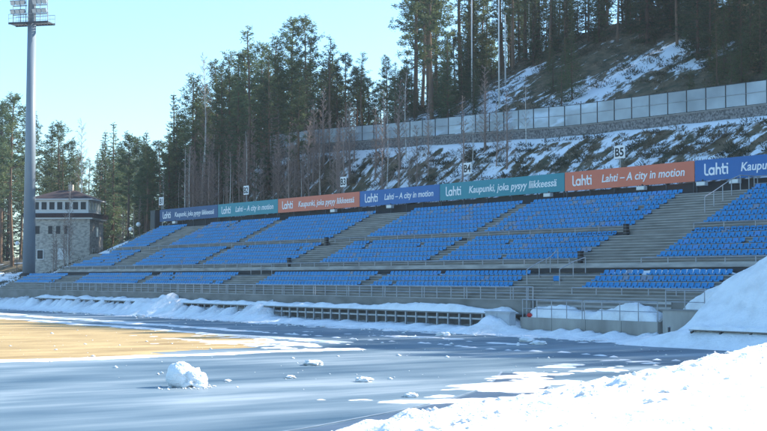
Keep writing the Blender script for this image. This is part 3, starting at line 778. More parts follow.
# ---------------------------------------------------------------- retaining wall and glazed fence on the hill
rw = empty('retaining_wall', (-100, 86, 15), 'grey rubble stone wall carrying the glazed fence on the hill', 'wall')
gf = empty('glazed_fence', (-100, 86, 17.4), 'long fence of pale translucent panels along the hill path', 'fence')
wb_ = MB(); cp = MB(); tr_ = MB(); mr_ = MB()
PX = -140.
xs_ = []
while PX < -40: xs_.append(PX); PX += 1.98
for a, c in zip(xs_, xs_[1:]):
    ya, yc = fence_y(a)-.45, fence_y(c)-.45; za, zc_ = 17.42+fence_dz(a), 17.42+fence_dz(c)
    for bb, t0, t1, dz0, dz1 in ((wb_, 0., .4, -1.6, 0.), (cp, -.05, .45, .004, .12)):
        i = len(bb.v)
        bb.v += [(a, ya+t0, za+dz0), (c, yc+t0, zc_+dz0), (c, yc+t1, zc_+dz0), (a, ya+t1, za+dz0), (a, ya+t0, za+dz1), (c, yc+t0, zc_+dz1), (c, yc+t1, zc_+dz1), (a, ya+t1, za+dz1)]
        for q in ((0, 3, 2, 1), (4, 5, 6, 7), (0, 1, 5, 4), (2, 3, 7, 6)): bb.f.append(tuple(i+k for k in q)); bb.m.append(0)
    hgt = 1.85-.25*sst(-95, -120, a)
    O = Vector((100, -86, -17.4))
    pb = MB(); y0, y1 = ya+.2, yc+.2; z0, z1 = za+.2, zc_+.2
    P = [Vector((a+.05, y0, z0)), Vector((c-.05, y1, z1)), Vector((c-.05, y1, z1+hgt)), Vector((a+.05, y0, z0+hgt))]
    pb.quad(*[tuple(p+O) for p in P]); pb.obj('panel', M['fence_glass'], gf)
    po = MB(); p0 = Vector((a, y0, z0-.08))+O; po.box(p0.x-.026, p0.x+.026, p0.y-.05, p0.y+.05, p0.z, p0.z+hgt+.12); po.obj('post', M['dark_steel'], gf)
    tr_.tube(tuple(Vector((a, y0, z0+hgt+.02))+O), tuple(Vector((c, y1, z1+hgt+.02))+O), .03, n=6)
    mr_.tube(tuple(Vector((a, y0-.03, z0+hgt*.52))+O), tuple(Vector((c, y1-.03, z1+hgt*.52))+O), .022, n=6)
tr_.obj('top_rail', M['dark_steel'], gf); mr_.obj('mid_rail', M['steel'], gf)
for bb, nm, mm in ((wb_, 'wall_body', 'stone'), (cp, 'coping', 'concrete')):
    bb.v = [(x+100, y-86, z-15) for x, y, z in bb.v]; bb.obj(nm, M[mm], rw)

# ---------------------------------------------------------------- floodlight mast
ms = empty('floodlight_mast', (-166.5, 62.2, 3.4), 'tall tapered grey floodlight mast at the far end of the stand', 'floodlight mast', rz=math.radians(42))
MX = -3.4
b = MB(); b.tube((0, 0, .7), (0, 0, 32.6), .80, .53, 20); b.tube((0, 0, 32.6), (0, 0, 42), .53, .42, 20); b.obj('pole', M['mast_paint'], ms, True)
b = MB(); b.tube((0, 0, -1.0), (0, 0, .55), 1.25, 1.15, 16); b.tube((0, 0, .55), (0, 0, .7), .98, .98, 16); b.obj('base', M['dark_gap'], ms)
b = MB()
for yy in (-.95, .95): b.box(-2.75, 2.75, yy-.08, yy+.08, 32.5, 32.75)
for k in range(14):
    q = -2.65+5.3*k/13; b.box(q-.05, q+.05, -.87, .87, 32.56, 32.7)
b.obj('platform', M['dark_steel'], ms)
b = MB()
for yy in (-.95, .95):
    b.tube((-2.75, yy, 33.8), (2.75, yy, 33.8), .035, n=6); b.tube((-2.75, yy, 33.3), (2.75, yy, 33.3), .025, n=6)
    for k in range(9): q = -2.75+5.5*k/8; b.tube((q, yy, 32.7), (q, yy, 33.8), .03, n=6)
b.obj('platform_rail', M['steel'], ms)
b = MB()
for zz in (33.75, 34.9, 36.05): 
    for s in (-1, 1): b.tube((s*.45, -.5, zz), (s*2.4, -.5, zz), .07, n=6)
for q in (-2.4, -1.4, -.6, .6, 1.4, 2.4): b.tube((q, -.45, 32.7), (q, -.45, 37.1), .055, n=6)
b.obj('lamp_frame', M['steel'], ms)
FL = MB()
i = 0
FL.v += [(-.29, -.32, -.30), (.29, -.32, -.30), (.29, -.32, .30), (-.29, -.32, .34), (-.2, .22, -.2), (.2, .22, -.2), (.2, .22, .2), (-.2, .22, .2)]
FL.f += [(4, 7, 6, 5), (0, 4, 5, 1), (1, 5, 6, 2), (2, 6, 7, 3), (3, 7, 4, 0)]; FL.m += [0]*5
FLM = FL.mesh('floodlight', M['mast_paint'])
GLS = MB(); GLS.box(-.27, .27, -.34, -.322, -.28, .28); GLM = GLS.mesh('lamp_glass', M['lamp_glass'])
for zz in (34.2, 35.35, 36.5):
    for q in (-2.2, -1.5, -.85, .85, 1.5, 2.2):
        f = put('floodlight', FLM, ms, (q, -.75, zz)); f.rotation_euler = (math.radians(28), 0, 0)
        put('lamp_glass', GLM, f)

# ---------------------------------------------------------------- lookout building
tb = empty('lookout_building', (-181, 73, 4.5), 'old pale two storey lookout building with maroon roof behind the mast', 'building', rz=math.radians(52))
b = MB(); b.box(-4.3, 4.3, -3.6, 3.6, -2, 7.3); b.obj('wall', M['plaster'], tb)
b = MB(); b.box(-4.9, 4.9, -4.2, 4.2, 7.303, 7.9); b.obj('ledge', M['roof_maroon'], tb)
b = MB(); b.box(-4.75, 4.75, -4.05, 4.05, 7.1, 7.3); b.obj('cornice', M['white_paint'], tb)
b = MB(); b.box(-4.0, 4.0, -3.3, 3.3, 7.903, 9.9); b.obj('upper_wall', M['white_paint'], tb)
b = MB()
i = 0; b.v += [(-4.6, -3.9, 9.9), (4.6, -3.9, 9.9), (4.6, 3.9, 9.9), (-4.6, 3.9, 9.9), (-1.2, 0, 11.3), (1.2, 0, 11.3)]
b.f += [(0, 1, 5, 4), (1, 2, 5), (2, 3, 4, 5), (3, 0, 4), (3, 2, 1, 0)]; b.m += [0]*5
rf = b.obj('roof', M['roof_maroon'], tb)
b = MB(); b.box(.3, .9, -.3, .3, 10.8, 12.1); b.obj('chimney', M['plaster'], rf)
b = MB(); b.box(-4.65, 4.65, -3.95, 3.95, 9.78, 9.897); b.obj('eave', M['white_paint'], tb)
def window(cx, cz, w, h, side=0, frame='white_paint', pane='glass_dark', ybase=3.6, xbase=4.3):
    def P(bm, u0, u1, d0, d1, z0, z1):
        if side == 0: bm.box(cx+u0, cx+u1, -ybase-d1, -ybase-d0, z0, z1)
        else: bm.box(xbase+d0, xbase+d1, cx+u0, cx+u1, z0, z1)
    f = MB()
    for u0, u1, z0, z1 in ((-w/2-.09, -w/2, -h/2-.09, h/2+.09), (w/2, w/2+.09, -h/2-.09, h/2+.09), (-w/2, w/2, h/2, h/2+.09), (-w/2, w/2, -h/2-.09, -h/2)):
        P(f, u0, u1, .003, .07, cz+z0, cz+z1)
    o = f.obj('window', M[frame], tb)
    p = MB(); P(p, -w/2, w/2, .004, .03, cz-h/2, cz+h/2); p.obj('pane', M[pane], o)
for q in (-1.2, -.1, 1.0): window(q, 5.6, .6, 1.1, frame='plaster')
window(.4, 2.3, .9, 1.4, pane='white_paint'); window(-3.0, 5.6, .6, 1.1, frame='plaster'); window(-2.6, 2.2, .8, 1.2)
window(.3, 5.4, .8, 1.2, 1, pane='lamp_glass'); window(-1.8, 2.4, .8, 1.2, 1)
for q in (-3.3, -2.2, -1.1, 0., 1.1, 2.2, 3.3): window(q, 8.95, .75, 1.05, ybase=3.3, xbase=4.0)
for q in (-2.3, -.8, .8, 2.3): window(q, 8.95, .95, 1.05, 1, ybase=3.3, xbase=4.0)
b = MB(); d = lump((0, 0, 0), .5, 2., .0, (1, .35, 1)); d.v = []
n = 16
for j in range(5):
    r = .62*j/4
    for k in range(n): t = 2*PI*k/n; b.v.append((-4.1+r*math.cos(t), -3.7-.1+.5*(r*r), 10.35+r*math.sin(t)))
for j in range(4):
    for k in range(n): b.f.append((j*n+k, j*n+(k+1) % n, (j+1)*n+(k+1) % n, (j+1)*n+k)); b.m.append(0)
b.tube((-4.1, -3.7, 9.85), (-4.1, -3.62, 10.35), .05)
b.obj('dish', M['white'], tb)

# ---------------------------------------------------------------- trees (prototypes are 20 m tall, scaled per tree)
def rdir(r):
    while True:
        d = Vector((r.uniform(-1, 1), r.uniform(-1, 1), r.uniform(-1, 1)))
        if .1 < d.length < 1: return d.normalized()
def spray(b, p, d, ln, wd, r):
    """a flat pointed needle spray"""
    s = d.cross(rdir(r))
    if s.length < .05: return
    s = s.normalized()*wd
    b.quad(tuple(p), tuple(p+d*ln*.45+s), tuple(p+d*ln), tuple(p+d*ln*.45-s))
def trunk_pts(r, h, bend, n=9):
    a = r.uniform(0, 6.28); pts = []
    for k in range(n+1):
        t = k/n; w = bend*math.sin(t*PI*r.uniform(.9, 1.1))
        pts.append(Vector((math.cos(a)*w, math.sin(a)*w, h*t-(.5 if k == 0 else 0))))
    return pts
def pt_at(pts, t):
    n = len(pts)-1; k = min(n-1, int(t*n)); f = t*n-k
    return pts[k].lerp(pts[k+1], f)
def pine(seed, crown0, width, dens):
    r = random.Random(seed); H = 20.
    tp = trunk_pts(r, H*.97, .35); tr = MB(); tr.path(tp, [.24*(1-.88*k/9)+.02 for k in range(10)], 8)
    cr = MB(); nb = int(64*dens)
    for q in range(int(10*dens)):     # dead stubs under the crown
        t = r.uniform(crown0*.45, crown0); a = r.uniform(0, 6.28); p = pt_at(tp, t); ln = r.uniform(.5, 1.6)
        tr.tube(p, p+Vector((math.cos(a)*ln, math.sin(a)*ln, r.uniform(-.3, .3))), .035, .01, 4)
    for q in range(nb):
        f = (q+r.random())/nb; t = crown0+(1-crown0)*f**.9
        if r.random() < .12: continue
        a = q*2.4+r.uniform(-.6, .6); p = pt_at(tp, min(t, .995))
        env = (math.sin(min(1, (1-f)*1.15+.10)*PI*.62))*(.65+.35*r.random())
        if f < .2: env *= .55+2.*f
        ln = width*env+.25
        up = .10+.75*f-.25*(1-f)
        d = Vector((math.cos(a), math.sin(a), up)).normalized()
        e = p+d*ln; tr.tube(p, e, .05*(1-f*.6), .012, 4, cap=False)
        nc = max(2, int(ln*2.0))
        for c in range(nc):
            s = .35+.65*(c+r.random())/nc; cp = p+d*ln*s+Vector((r.gauss(0, .14), r.gauss(0, .14), r.gauss(.06, .1)))*ln*.45
            rad = .42+.18*r.random()
            for k in range(int(24*dens)):
                dd = rdir(r); dd.z = dd.z*.55+.22; dd.normalize()
                spray(cr, cp+rdir(r)*rad*r.random()*.9, dd, r.uniform(.30, .58), r.uniform(.032, .062), r)
    return tr.mesh('pine_trunk', M['pine_bark']), cr.mesh('pine_crown', M['pine_needles'])
def spruce(seed, width, crown0=.06, dens=1., m='spruce_needles'):
    r = random.Random(seed); H = 20.
    tp = trunk_pts(r, H*.985, .12); tr = MB(); tr.path(tp, [.23*(1-.92*k/9)+.015 for k in range(10)], 8)
    cr = MB(); lv = 40
    for q in range(lv):
        f = q/(lv-1); t = crown0+(1-crown0)*f; p0 = pt_at(tp, min(.995, t))
        R0 = width*((1-f)**.82)*(1 if f > .12 else .65+2.9*f)+.12
        nb = max(4, int(7*(1-f*.45)))
        for k in range(nb):
            if r.random() < .16: continue
            a = 6.28*k/nb+q*1.3+r.uniform(-.35, .35); ln = R0*r.uniform(.6, 1.12)
            d = Vector((math.cos(a), math.sin(a), -.34+.75*f)).normalized(); s_ = Vector((-d.y, d.x, 0)).normalized()
            tr.tube(p0, p0+d*ln, .03, .008, 3, cap=False)
            n = max(3, int(ln*10*dens))
            for j in range(n):
                u = .12+.88*(j+r.random())/n; sag = Vector((0, 0, -.16*ln*math.sin(u*PI)+.10*ln*u*u))
                c = p0+d*ln*u+sag; sd_ = 1 if j % 2 else -1
                dd = (d*.75+s_*sd_*r.uniform(.3, 1.1)+Vector((0, 0, r.uniform(-.65, .12)))).normalized()
                spray(cr, c, dd, r.uniform(.40, .72)*(1-.45*u*.6), r.uniform(.045, .08), r)
                if r.random() < .6: spray(cr, c, Vector((r.uniform(-.3, .3), r.uniform(-.3, .3), -1)).normalized(), r.uniform(.25, .55), .05, r)
    for k in range(10): spray(cr, Vector((0, 0, 19.0+.1*k)), (rdir(r)+Vector((0, 0, .8))).normalized(), .35, .05, r)
    return tr.mesh('spruce_trunk', M['bark']), cr.mesh('spruce_crown', M[m])
def birch(seed, c0=.35, wid=2.4, nb=46, tm='birch_bark', r0=.15, tk=1.):
    r = random.Random(seed); H = 20.
    tp = trunk_pts(r, H, .4); tr = MB(); tr.path(tp, [r0*(1-.9*k/9)+.008 for k in range(10)], 8)
    cr = MB()
    for q in range(nb):
        f = (q+r.random())/nb; p = pt_at(tp, c0+(.99-c0)*f); a = q*2.4+r.uniform(-.5, .5)
        ln = wid*(1-.75*f)*r.uniform(.6, 1.1); d = Vector((math.cos(a)*.65, math.sin(a)*.65, .8)).normalized(); e = p+d*ln
        cr.tube(p, e, .035*tk, .01*tk, 4, cap=False)
        for k in range(9):
            s = r.uniform(.25, 1); c = p+d*ln*s; dd = (d+rdir(r)*.8).normalized(); l2 = ln*r.uniform(.18, .4)
            cr.tube(c, c+dd*l2, .013*tk, .006*tk, 3, cap=False)
            for j in range(3):
                c2 = c+dd*l2*r.uniform(.3, 1); spray(cr, c2, (dd+rdir(r)*.9+Vector((0, 0, -.2))).normalized(), l2*.7, .012*tk, r)
    return tr.mesh('birch_trunk', M[tm]), cr.mesh('birch_twigs', M['twig'])
PROTO = {'pine': [pine(1, .36, 3.3, 1.), pine(2, .45, 3.0, 1.05), pine(3, .30, 2.8, 1.), pine(4, .52, 3.4, .95)],
         'thinpine': [pine(5, .48, 2.0, .62), pine(6, .38, 1.7, .62)],
         'spruce': [spruce(7, 3.1), spruce(8, 2.6), spruce(9, 3.5, .10)],
         'young': [spruce(10, 5.0, .02, .55, 'young_needles'), spruce(11, 4.2, .03, .6, 'young_needles')],
         'birch': [birch(12), birch(13, .3, 2.8)], 'sapling': [birch(14, .12, 3.4, 40, 'twig', .24, 1.9), birch(15, .2, 2.6, 36, 'twig', .22, 1.9), birch(16, .12, 4.0, 44, 'twig', .2, 1.9), birch(17, .25, 2.4, 34, 'birch_bark', .14)]}
NAME = {'pine': 'pine_tree', 'thinpine': 'pine_tree', 'spruce': 'spruce_tree', 'young': 'spruce_tree', 'birch': 'birch_tree', 'sapling': 'bare_sapling'}
CAT = {'pine': 'pine tree', 'thinpine': 'pine tree', 'spruce': 'spruce tree', 'young': 'young spruce', 'birch': 'birch tree', 'sapling': 'sapling'}
WHERE = {'left': 'in the wood around the lookout building', 'wood': 'in the dense wood behind the far banners', 'hill': 'on the snowy hillside above the glazed fence', 'young': 'on the snowy hillside above the glazed fence'}
LOOK = {'pine': 'tall full crowned pine', 'thinpine': 'slim sparse pine', 'spruce': 'dark pointed spruce', 'young': 'young low spruce', 'birch': 'bare pale trunked birch', 'sapling': 'thin bare sapling'}
def tree(x, y, kind, h, rz, label, group, v=None, dz=-.1):
    P = PROTO[kind]; t, c = P[(int(abs(x)*7+abs(y)*3) if v is None else v) % len(P)]
    o = empty(NAME[kind], (x, y, hill_z(x, y)+dz), label, CAT[kind], group, rz); o.scale = (h/20*(1.12 if h < 14 else 1),)*2+(h/20,)
    put('trunk', t, o); put('crown', c, o)
    return o
TREES = [
(-209.9, 75.7, 'pine', 27.9, 3.91, 'left'),
(-227.9, 85.0, 'pine', 26.9, 4.66, 'left'),
(-230.5, 90.0, 'spruce', 24.4, 4.99, 'left'),
(-215.5, 85.2, 'pine', 23.4, 5.92, 'left'),
(-202.8, 84.1, 'birch', 22.4, 4.65, 'left'),
(-210.9, 91.7, 'spruce', 21.6, 5.79, 'left'),
(-200.8, 88.7, 'spruce', 22.0, 0.18, 'left'),
(-190.0, 86.5, 'pine', 19.4, 2.92, 'left'),
(-168.9, 83.5, 'spruce', 20.9, 5.92, 'wood'),
(-161.9, 83.0, 'pine', 20.3, 4.08, 'wood'),
(-158.5, 84.4, 'pine', 20.4, 5.66, 'wood'),
(-150.3, 82.0, 'pine', 17.4, 0.71, 'wood'),
(-138.5, 78.0, 'thinpine', 20.8, 2.95, 'wood'),
(-147.9, 85.5, 'pine', 17.7, 1.55, 'wood'),
(-143.4, 84.9, 'pine', 16.5, 3.41, 'wood'),
(-139.6, 85.1, 'pine', 17.5, 3.6, 'wood'),
(-136.4, 84.5, 'pine', 16.6, 0.08, 'wood'),
(-136.2, 88.2, 'thinpine', 13.7, 1.36, 'wood'),
(-133.5, 88.6, 'pine', 10.8, 1.76, 'wood'),
(-130.7, 89.1, 'thinpine', 10.3, 5.75, 'wood'),
(-127.4, 90.2, 'pine', 9.3, 4.81, 'wood'),
(-121.9, 87.6, 'spruce', 9.1, 1.0, 'wood'),
(-228.1, 80.1, 'pine', 27.8, 0.03, 'left'),
(-286.5, 96.5, 'spruce', 26.2, 4.44, 'left'),
(-279.5, 125.7, 'pine', 22.1, 4.43, 'left'),
(-320.6, 148.0, 'pine', 25.1, 2.54, 'left'),
(-239.4, 103.5, 'thinpine', 21.0, 0.06, 'left'),
(-271.5, 112.0, 'thinpine', 21.6, 4.7, 'left'),
(-240.1, 95.0, 'spruce', 20.4, 5.02, 'left'),
(-279.0, 108.7, 'pine', 21.4, 3.77, 'left'),
(-207.8, 97.5, 'spruce', 18.9, 2.65, 'left'),
(-320.8, 143.3, 'pine', 27.6, 2.1, 'left'),
(-236.9, 80.6, 'thinpine', 22.1, 2.73, 'left'),
(-305.4, 137.6, 'spruce', 21.7, 5.79, 'left'),
(-216.3, 95.4, 'spruce', 17.4, 2.54, 'left'),
(-285.1, 132.6, 'spruce', 23.6, 4.94, 'left'),
(-270.0, 126.4, 'spruce', 26.5, 1.66, 'left'),
(-300.5, 138.1, 'thinpine', 25.8, 1.57, 'left'),
(-242.7, 83.3, 'spruce', 29.0, 3.0, 'left'),
(-209.5, 83.7, 'spruce', 18.7, 5.88, 'left'),
(-280.1, 114.3, 'spruce', 25.9, 0.17, 'left'),
(-303.6, 105.3, 'pine', 26.6, 3.96, 'left'),
(-323.1, 107.7, 'pine', 27.6, 0.7, 'left'),
(-211.5, 99.9, 'spruce', 19.6, 1.75, 'left'),
(-324.0, 119.1, 'pine', 25.8, 5.97, 'left'),
(-281.6, 98.1, 'pine', 29.0, 5.11, 'left'),
(-224.0, 99.6, 'pine', 16.7, 2.4, 'left'),
(-251.3, 85.9, 'pine', 27.3, 2.21, 'left'),
(-312.2, 115.3, 'spruce', 24.9, 5.5, 'left'),
(-303.8, 117.5, 'spruce', 26.0, 2.61, 'left'),
(-248.9, 92.9, 'thinpine', 20.5, 4.15, 'left'),
(-265.3, 108.4, 'spruce', 21.7, 5.87, 'left'),
(-229.7, 108.0, 'spruce', 23.6, 5.62, 'left'),
(-312.2, 125.0, 'pine', 23.1, 4.89, 'left'),
(-259.4, 116.1, 'thinpine', 22.8, 5.28, 'left'),
(-322.0, 128.6, 'spruce', 27.1, 4.17, 'left'),
(-214.3, 73.9, 'pine', 21.6, 4.06, 'left'),
(-229.2, 103.1, 'pine', 16.1, 1.34, 'left'),
(-264.2, 119.9, 'pine', 21.5, 1.98, 'left'),
(-286.6, 114.1, 'spruce', 27.6, 1.78, 'left'),
(-255.2, 101.2, 'thinpine', 22.6, 2.03, 'left'),
(-275.0, 119.1, 'spruce', 25.5, 2.37, 'left'),
(-281.2, 120.5, 'spruce', 23.7, 3.72, 'left'),
(-259.3, 107.2, 'pine', 21.4, 4.1, 'left'),
(-318.3, 139.5, 'thinpine', 24.4, 1.6, 'left'),
(-283.3, 128.6, 'thinpine', 21.1, 1.51, 'left'),
(-223.4, 104.5, 'spruce', 17.1, 0.38, 'left'),
(-322.6, 113.9, 'spruce', 27.8, 4.5, 'left'),
(-290.9, 134.3, 'pine', 28.0, 0.34, 'left'),
(-287.9, 102.6, 'spruce', 27.5, 5.97, 'left'),
(-297.9, 125.7, 'thinpine', 23.4, 1.47, 'left'),
(-315.7, 148.8, 'pine', 27.4, 1.35, 'left'),
(-327.1, 113.2, 'thinpine', 27.0, 3.28, 'left'),
(-308.1, 112.9, 'thinpine', 23.8, 2.69, 'left'),
(-185.2, 101.8, 'spruce', 27.3, 5.0, 'wood'),
(-160.4, 104.2, 'spruce', 23.2, 4.11, 'wood'),
(-155.5, 105.8, 'spruce', 16.8, 4.4, 'wood'),
(-169.1, 105.6, 'spruce', 26.2, 2.02, 'wood'),
(-166.1, 82.7, 'spruce', 16.8, 1.79, 'wood'),
(-146.5, 78.9, 'spruce', 16.5, 5.19, 'wood'),
(-156.0, 86.8, 'pine', 13.6, 3.31, 'wood'),
(-180.2, 84.8, 'pine', 12.4, 3.67, 'wood'),
(-182.6, 96.0, 'spruce', 23.2, 0.9, 'wood'),
(-165.3, 109.1, 'spruce', 21.6, 1.08, 'wood'),
(-177.5, 94.1, 'spruce', 22.8, 0.65, 'wood'),
(-185.9, 111.3, 'spruce', 25.4, 4.43, 'wood'),
(-162.4, 93.8, 'spruce', 17.9, 1.26, 'wood'),
(-146.1, 90.1, 'spruce', 14.8, 5.08, 'wood'),
(-151.4, 89.9, 'spruce', 18.1, 3.08, 'wood'),
(-182.3, 102.4, 'spruce', 28.0, 3.0, 'wood'),
(-153.3, 96.1, 'spruce', 20.1, 2.36, 'wood'),
(-189.2, 95.4, 'pine', 21.9, 5.11, 'wood'),
(-188.3, 101.0, 'pine', 22.6, 2.4, 'wood'),
(-152.9, 101.9, 'spruce', 13.7, 4.95, 'wood'),
(-167.7, 78.9, 'pine', 13.5, 5.42, 'wood'),
(-146.2, 94.4, 'spruce', 15.2, 1.5, 'wood'),
(-159.3, 78.1, 'spruce', 11.8, 4.72, 'wood'),
(-164.7, 106.7, 'pine', 24.0, 6.18, 'wood'),
(-170.6, 81.4, 'pine', 13.5, 1.68, 'wood'),
(-176.9, 99.5, 'spruce', 22.9, 0.39, 'wood'),
(-145.9, 106.2, 'pine', 10.5, 2.62, 'wood'),
(-156.8, 96.0, 'spruce', 18.6, 1.76, 'wood'),
(-152.2, 106.4, 'spruce', 10.6, 5.34, 'wood'),
(-172.1, 101.7, 'spruce', 27.7, 0.01, 'wood'),
(-137.6, 81.8, 'pine', 10.3, 3.87, 'wood'),
(-183.5, 91.7, 'pine', 19.5, 0.04, 'wood'),
(-160.3, 89.6, 'spruce', 19.3, 5.89, 'wood'),
(-134.4, 78.5, 'spruce', 16.8, 4.72, 'wood'),
(-174.8, 89.7, 'spruce', 18.4, 3.13, 'wood'),
(-189.6, 104.0, 'pine', 28.9, 0.13, 'wood'),
(-127.3, 78.4, 'pine', 13.1, 1.75, 'wood'),
(-157.8, 107.7, 'spruce', 19.3, 2.38, 'wood'),
(-173.1, 92.3, 'pine', 18.2, 2.28, 'wood'),
(-187.2, 91.9, 'spruce', 16.4, 0.12, 'wood'),
(-171.5, 109.3, 'pine', 18.7, 1.16, 'wood'),
(-181.3, 99.9, 'pine', 22.7, 5.69, 'wood'),
(-173.5, 85.9, 'pine', 15.7, 1.93, 'wood'),
(-155.7, 81.5, 'spruce', 15.6, 2.33, 'wood'),
(-148.7, 102.2, 'pine', 11.7, 6.2, 'wood'),
(-148.8, 91.2, 'pine', 15.2, 3.46, 'wood'),
(-178.8, 110.9, 'pine', 26.7, 0.9, 'wood'),
(-177.0, 104.8, 'pine', 26.7, 5.5, 'wood'),
(-143.7, 97.2, 'pine', 9.3, 0.06, 'wood'),
(-186.6, 106.0, 'spruce', 27.5, 0.16, 'wood'),
(-157.9, 92.0, 'pine', 18.6, 3.84, 'wood'),
(-169.8, 88.2, 'spruce', 21.9, 2.03, 'wood'),
(-150.8, 109.8, 'pine', 14.4, 0.91, 'wood'),
(-169.1, 94.8, 'pine', 27.8, 1.36, 'wood'),
(-165.5, 99.0, 'spruce', 20.5, 2.25, 'wood'),
(-165.7, 88.0, 'pine', 17.9, 5.46, 'wood'),
(-185.1, 88.2, 'spruce', 13.9, 0.59, 'wood'),
(-173.7, 95.5, 'spruce', 21.7, 3.98, 'wood'),
(-155.4, 109.2, 'pine', 15.2, 1.61, 'wood'),
(-154.4, 91.7, 'pine', 14.3, 3.74, 'wood'),
(-155.2, 99.1, 'spruce', 17.7, 3.03, 'wood'),
(-140.2, 94.6, 'pine', 9.5, 1.77, 'wood'),
(-179.6, 92.3, 'spruce', 20.1, 4.86, 'wood'),
(-164.4, 101.4, 'spruce', 20.7, 3.11, 'wood'),
(-186.6, 96.2, 'spruce', 26.7, 4.63, 'wood'),
(-176.8, 83.8, 'pine', 13.9, 5.21, 'wood'),
(-139.2, 91.1, 'spruce', 10.8, 5.78, 'wood'),
(-160.9, 97.8, 'spruce', 24.3, 2.34, 'wood'),
(-176.6, 108.2, 'spruce', 27.9, 3.28, 'wood'),
(-141.8, 78.7, 'spruce', 17.6, 1.26, 'wood'),
(-183.0, 85.5, 'spruce', 12.4, 0.36, 'wood'),
(-148.4, 106.6, 'pine', 11.5, 4.45, 'wood'),
(-161.3, 111.6, 'pine', 14.7, 5.56, 'wood'),
(-169.4, 97.4, 'pine', 23.5, 3.37, 'wood'),
(-166.3, 92.4, 'pine', 21.0, 0.45, 'wood'),
(-149.0, 95.5, 'spruce', 15.0, 3.58, 'wood'),
(-142.0, 91.8, 'spruce', 9.8, 0.4, 'wood'),
(-164.8, 79.3, 'pine', 12.5, 5.9, 'wood'),
(-178.8, 88.4, 'pine', 15.6, 4.74, 'wood'),
(-167.8, 100.3, 'spruce', 23.1, 1.86, 'wood'),
(-153.9, 79.3, 'pine', 13.3, 2.01, 'wood'),
(-141.3, 81.8, 'pine', 11.3, 4.92, 'wood'),
(-151.1, 97.8, 'pine', 12.4, 0.71, 'wood'),
(-163.7, 89.8, 'spruce', 15.5, 3.14, 'wood'),
(-136.3, 108.4, 'thinpine', 23.4, 6.23, 'hill'),
(-133.5, 101.0, 'thinpine', 19.6, 0.2, 'hill'),
(-127.1, 94.2, 'thinpine', 23.4, 2.01, 'hill'),
(-137.9, 111.5, 'thinpine', 22.7, 4.67, 'hill'),
(-144.1, 110.7, 'pine', 22.7, 3.74, 'hill'),
(-138.9, 105.4, 'thinpine', 21.5, 0.5, 'hill'),
(-122.7, 93.3, 'pine', 21.1, 3.56, 'hill'),
(-140.3, 109.2, 'spruce', 9.7, 3.83, 'hill'),
(-120.1, 97.0, 'spruce', 7.7, 4.3, 'hill'),
(-119.0, 92.1, 'spruce', 8.1, 3.01, 'hill'),
(-116.2, 90.5, 'spruce', 10.8, 5.04, 'hill'),
(-126.2, 101.5, 'spruce', 7.1, 2.74, 'hill'),
(-153.7, 117.8, 'pine', 16.1, 3.29, 'hill'),
(-141.6, 114.2, 'thinpine', 18.3, 6.05, 'hill'),
(-136.6, 103.5, 'pine', 19.7, 2.3, 'hill'),
(-159.4, 122.3, 'pine', 20.0, 5.64, 'hill'),
(-146.4, 115.0, 'pine', 15.6, 0.54, 'hill'),
(-156.2, 116.4, 'thinpine', 17.0, 5.94, 'hill'),
(-131.9, 98.8, 'pine', 17.9, 5.8, 'hill'),
(-155.5, 125.2, 'thinpine', 20.3, 4.96, 'hill'),
(-141.9, 105.0, 'pine', 20.5, 5.71, 'hill'),
(-135.5, 116.3, 'thinpine', 15.3, 4.73, 'hill'),
(-158.7, 134.9, 'thinpine', 19.8, 5.87, 'hill'),
(-139.7, 121.9, 'pine', 15.7, 0.45, 'hill'),
(-133.5, 113.0, 'pine', 21.1, 4.93, 'hill'),
(-132.9, 107.6, 'spruce', 16.6, 5.06, 'hill'),
(-145.8, 120.2, 'pine', 21.9, 4.46, 'hill'),
(-148.9, 123.8, 'pine', 19.4, 5.06, 'hill'),
(-154.9, 129.5, 'thinpine', 20.7, 5.58, 'hill'),
(-151.3, 131.8, 'spruce', 18.9, 4.17, 'hill'),
(-125.3, 107.8, 'pine', 18.1, 4.56, 'hill'),
(-148.2, 126.6, 'spruce', 22.7, 0.98, 'hill'),
(-141.6, 124.0, 'pine', 15.5, 5.67, 'hill'),
(-152.8, 123.7, 'thinpine', 18.1, 3.91, 'hill'),
(-144.4, 117.0, 'spruce', 19.6, 1.21, 'hill'),
(-147.3, 121.9, 'spruce', 20.8, 1.89, 'hill'),
(-127.4, 111.6, 'pine', 19.7, 4.16, 'hill'),
(-108.8, 116.1, 'spruce', 6.2, 0.21, 'hill'),
(-116.9, 115.4, 'pine', 7.8, 1.12, 'hill'),
(-117.2, 120.9, 'pine', 11.4, 2.69, 'hill'),
(-92.4, 120.2, 'pine', 11.0, 0.43, 'hill'),
(-97.6, 111.2, 'spruce', 7.9, 1.58, 'hill'),
(-98.7, 118.1, 'spruce', 6.8, 3.42, 'hill'),
(-91.8, 111.5, 'pine', 11.1, 2.59, 'hill'),
(-95.2, 120.6, 'spruce', 12.9, 3.47, 'hill'),
(-113.7, 115.5, 'spruce', 8.1, 5.62, 'hill'),
(-114.0, 105.9, 'spruce', 9.8, 5.66, 'hill'),
(-132.0, 117.7, 'spruce', 8.1, 0.49, 'hill'),
(-113.4, 110.7, 'spruce', 10.6, 6.08, 'hill'),
(-100.4, 115.4, 'spruce', 11.1, 3.48, 'hill'),
(-122.3, 120.0, 'spruce', 10.5, 1.08, 'hill'),
(-83.0, 100.6, 'spruce', 7.8, 5.0, 'hill'),
(-95.4, 117.6, 'pine', 7.4, 3.28, 'hill'),
(-125.9, 118.3, 'spruce', 6.8, 0.11, 'hill'),
(-104.3, 117.1, 'pine', 11.8, 4.06, 'hill'),
(-88.5, 101.3, 'spruce', 10.4, 3.91, 'hill'),
(-119.8, 113.5, 'spruce', 7.6, 2.32, 'hill'),
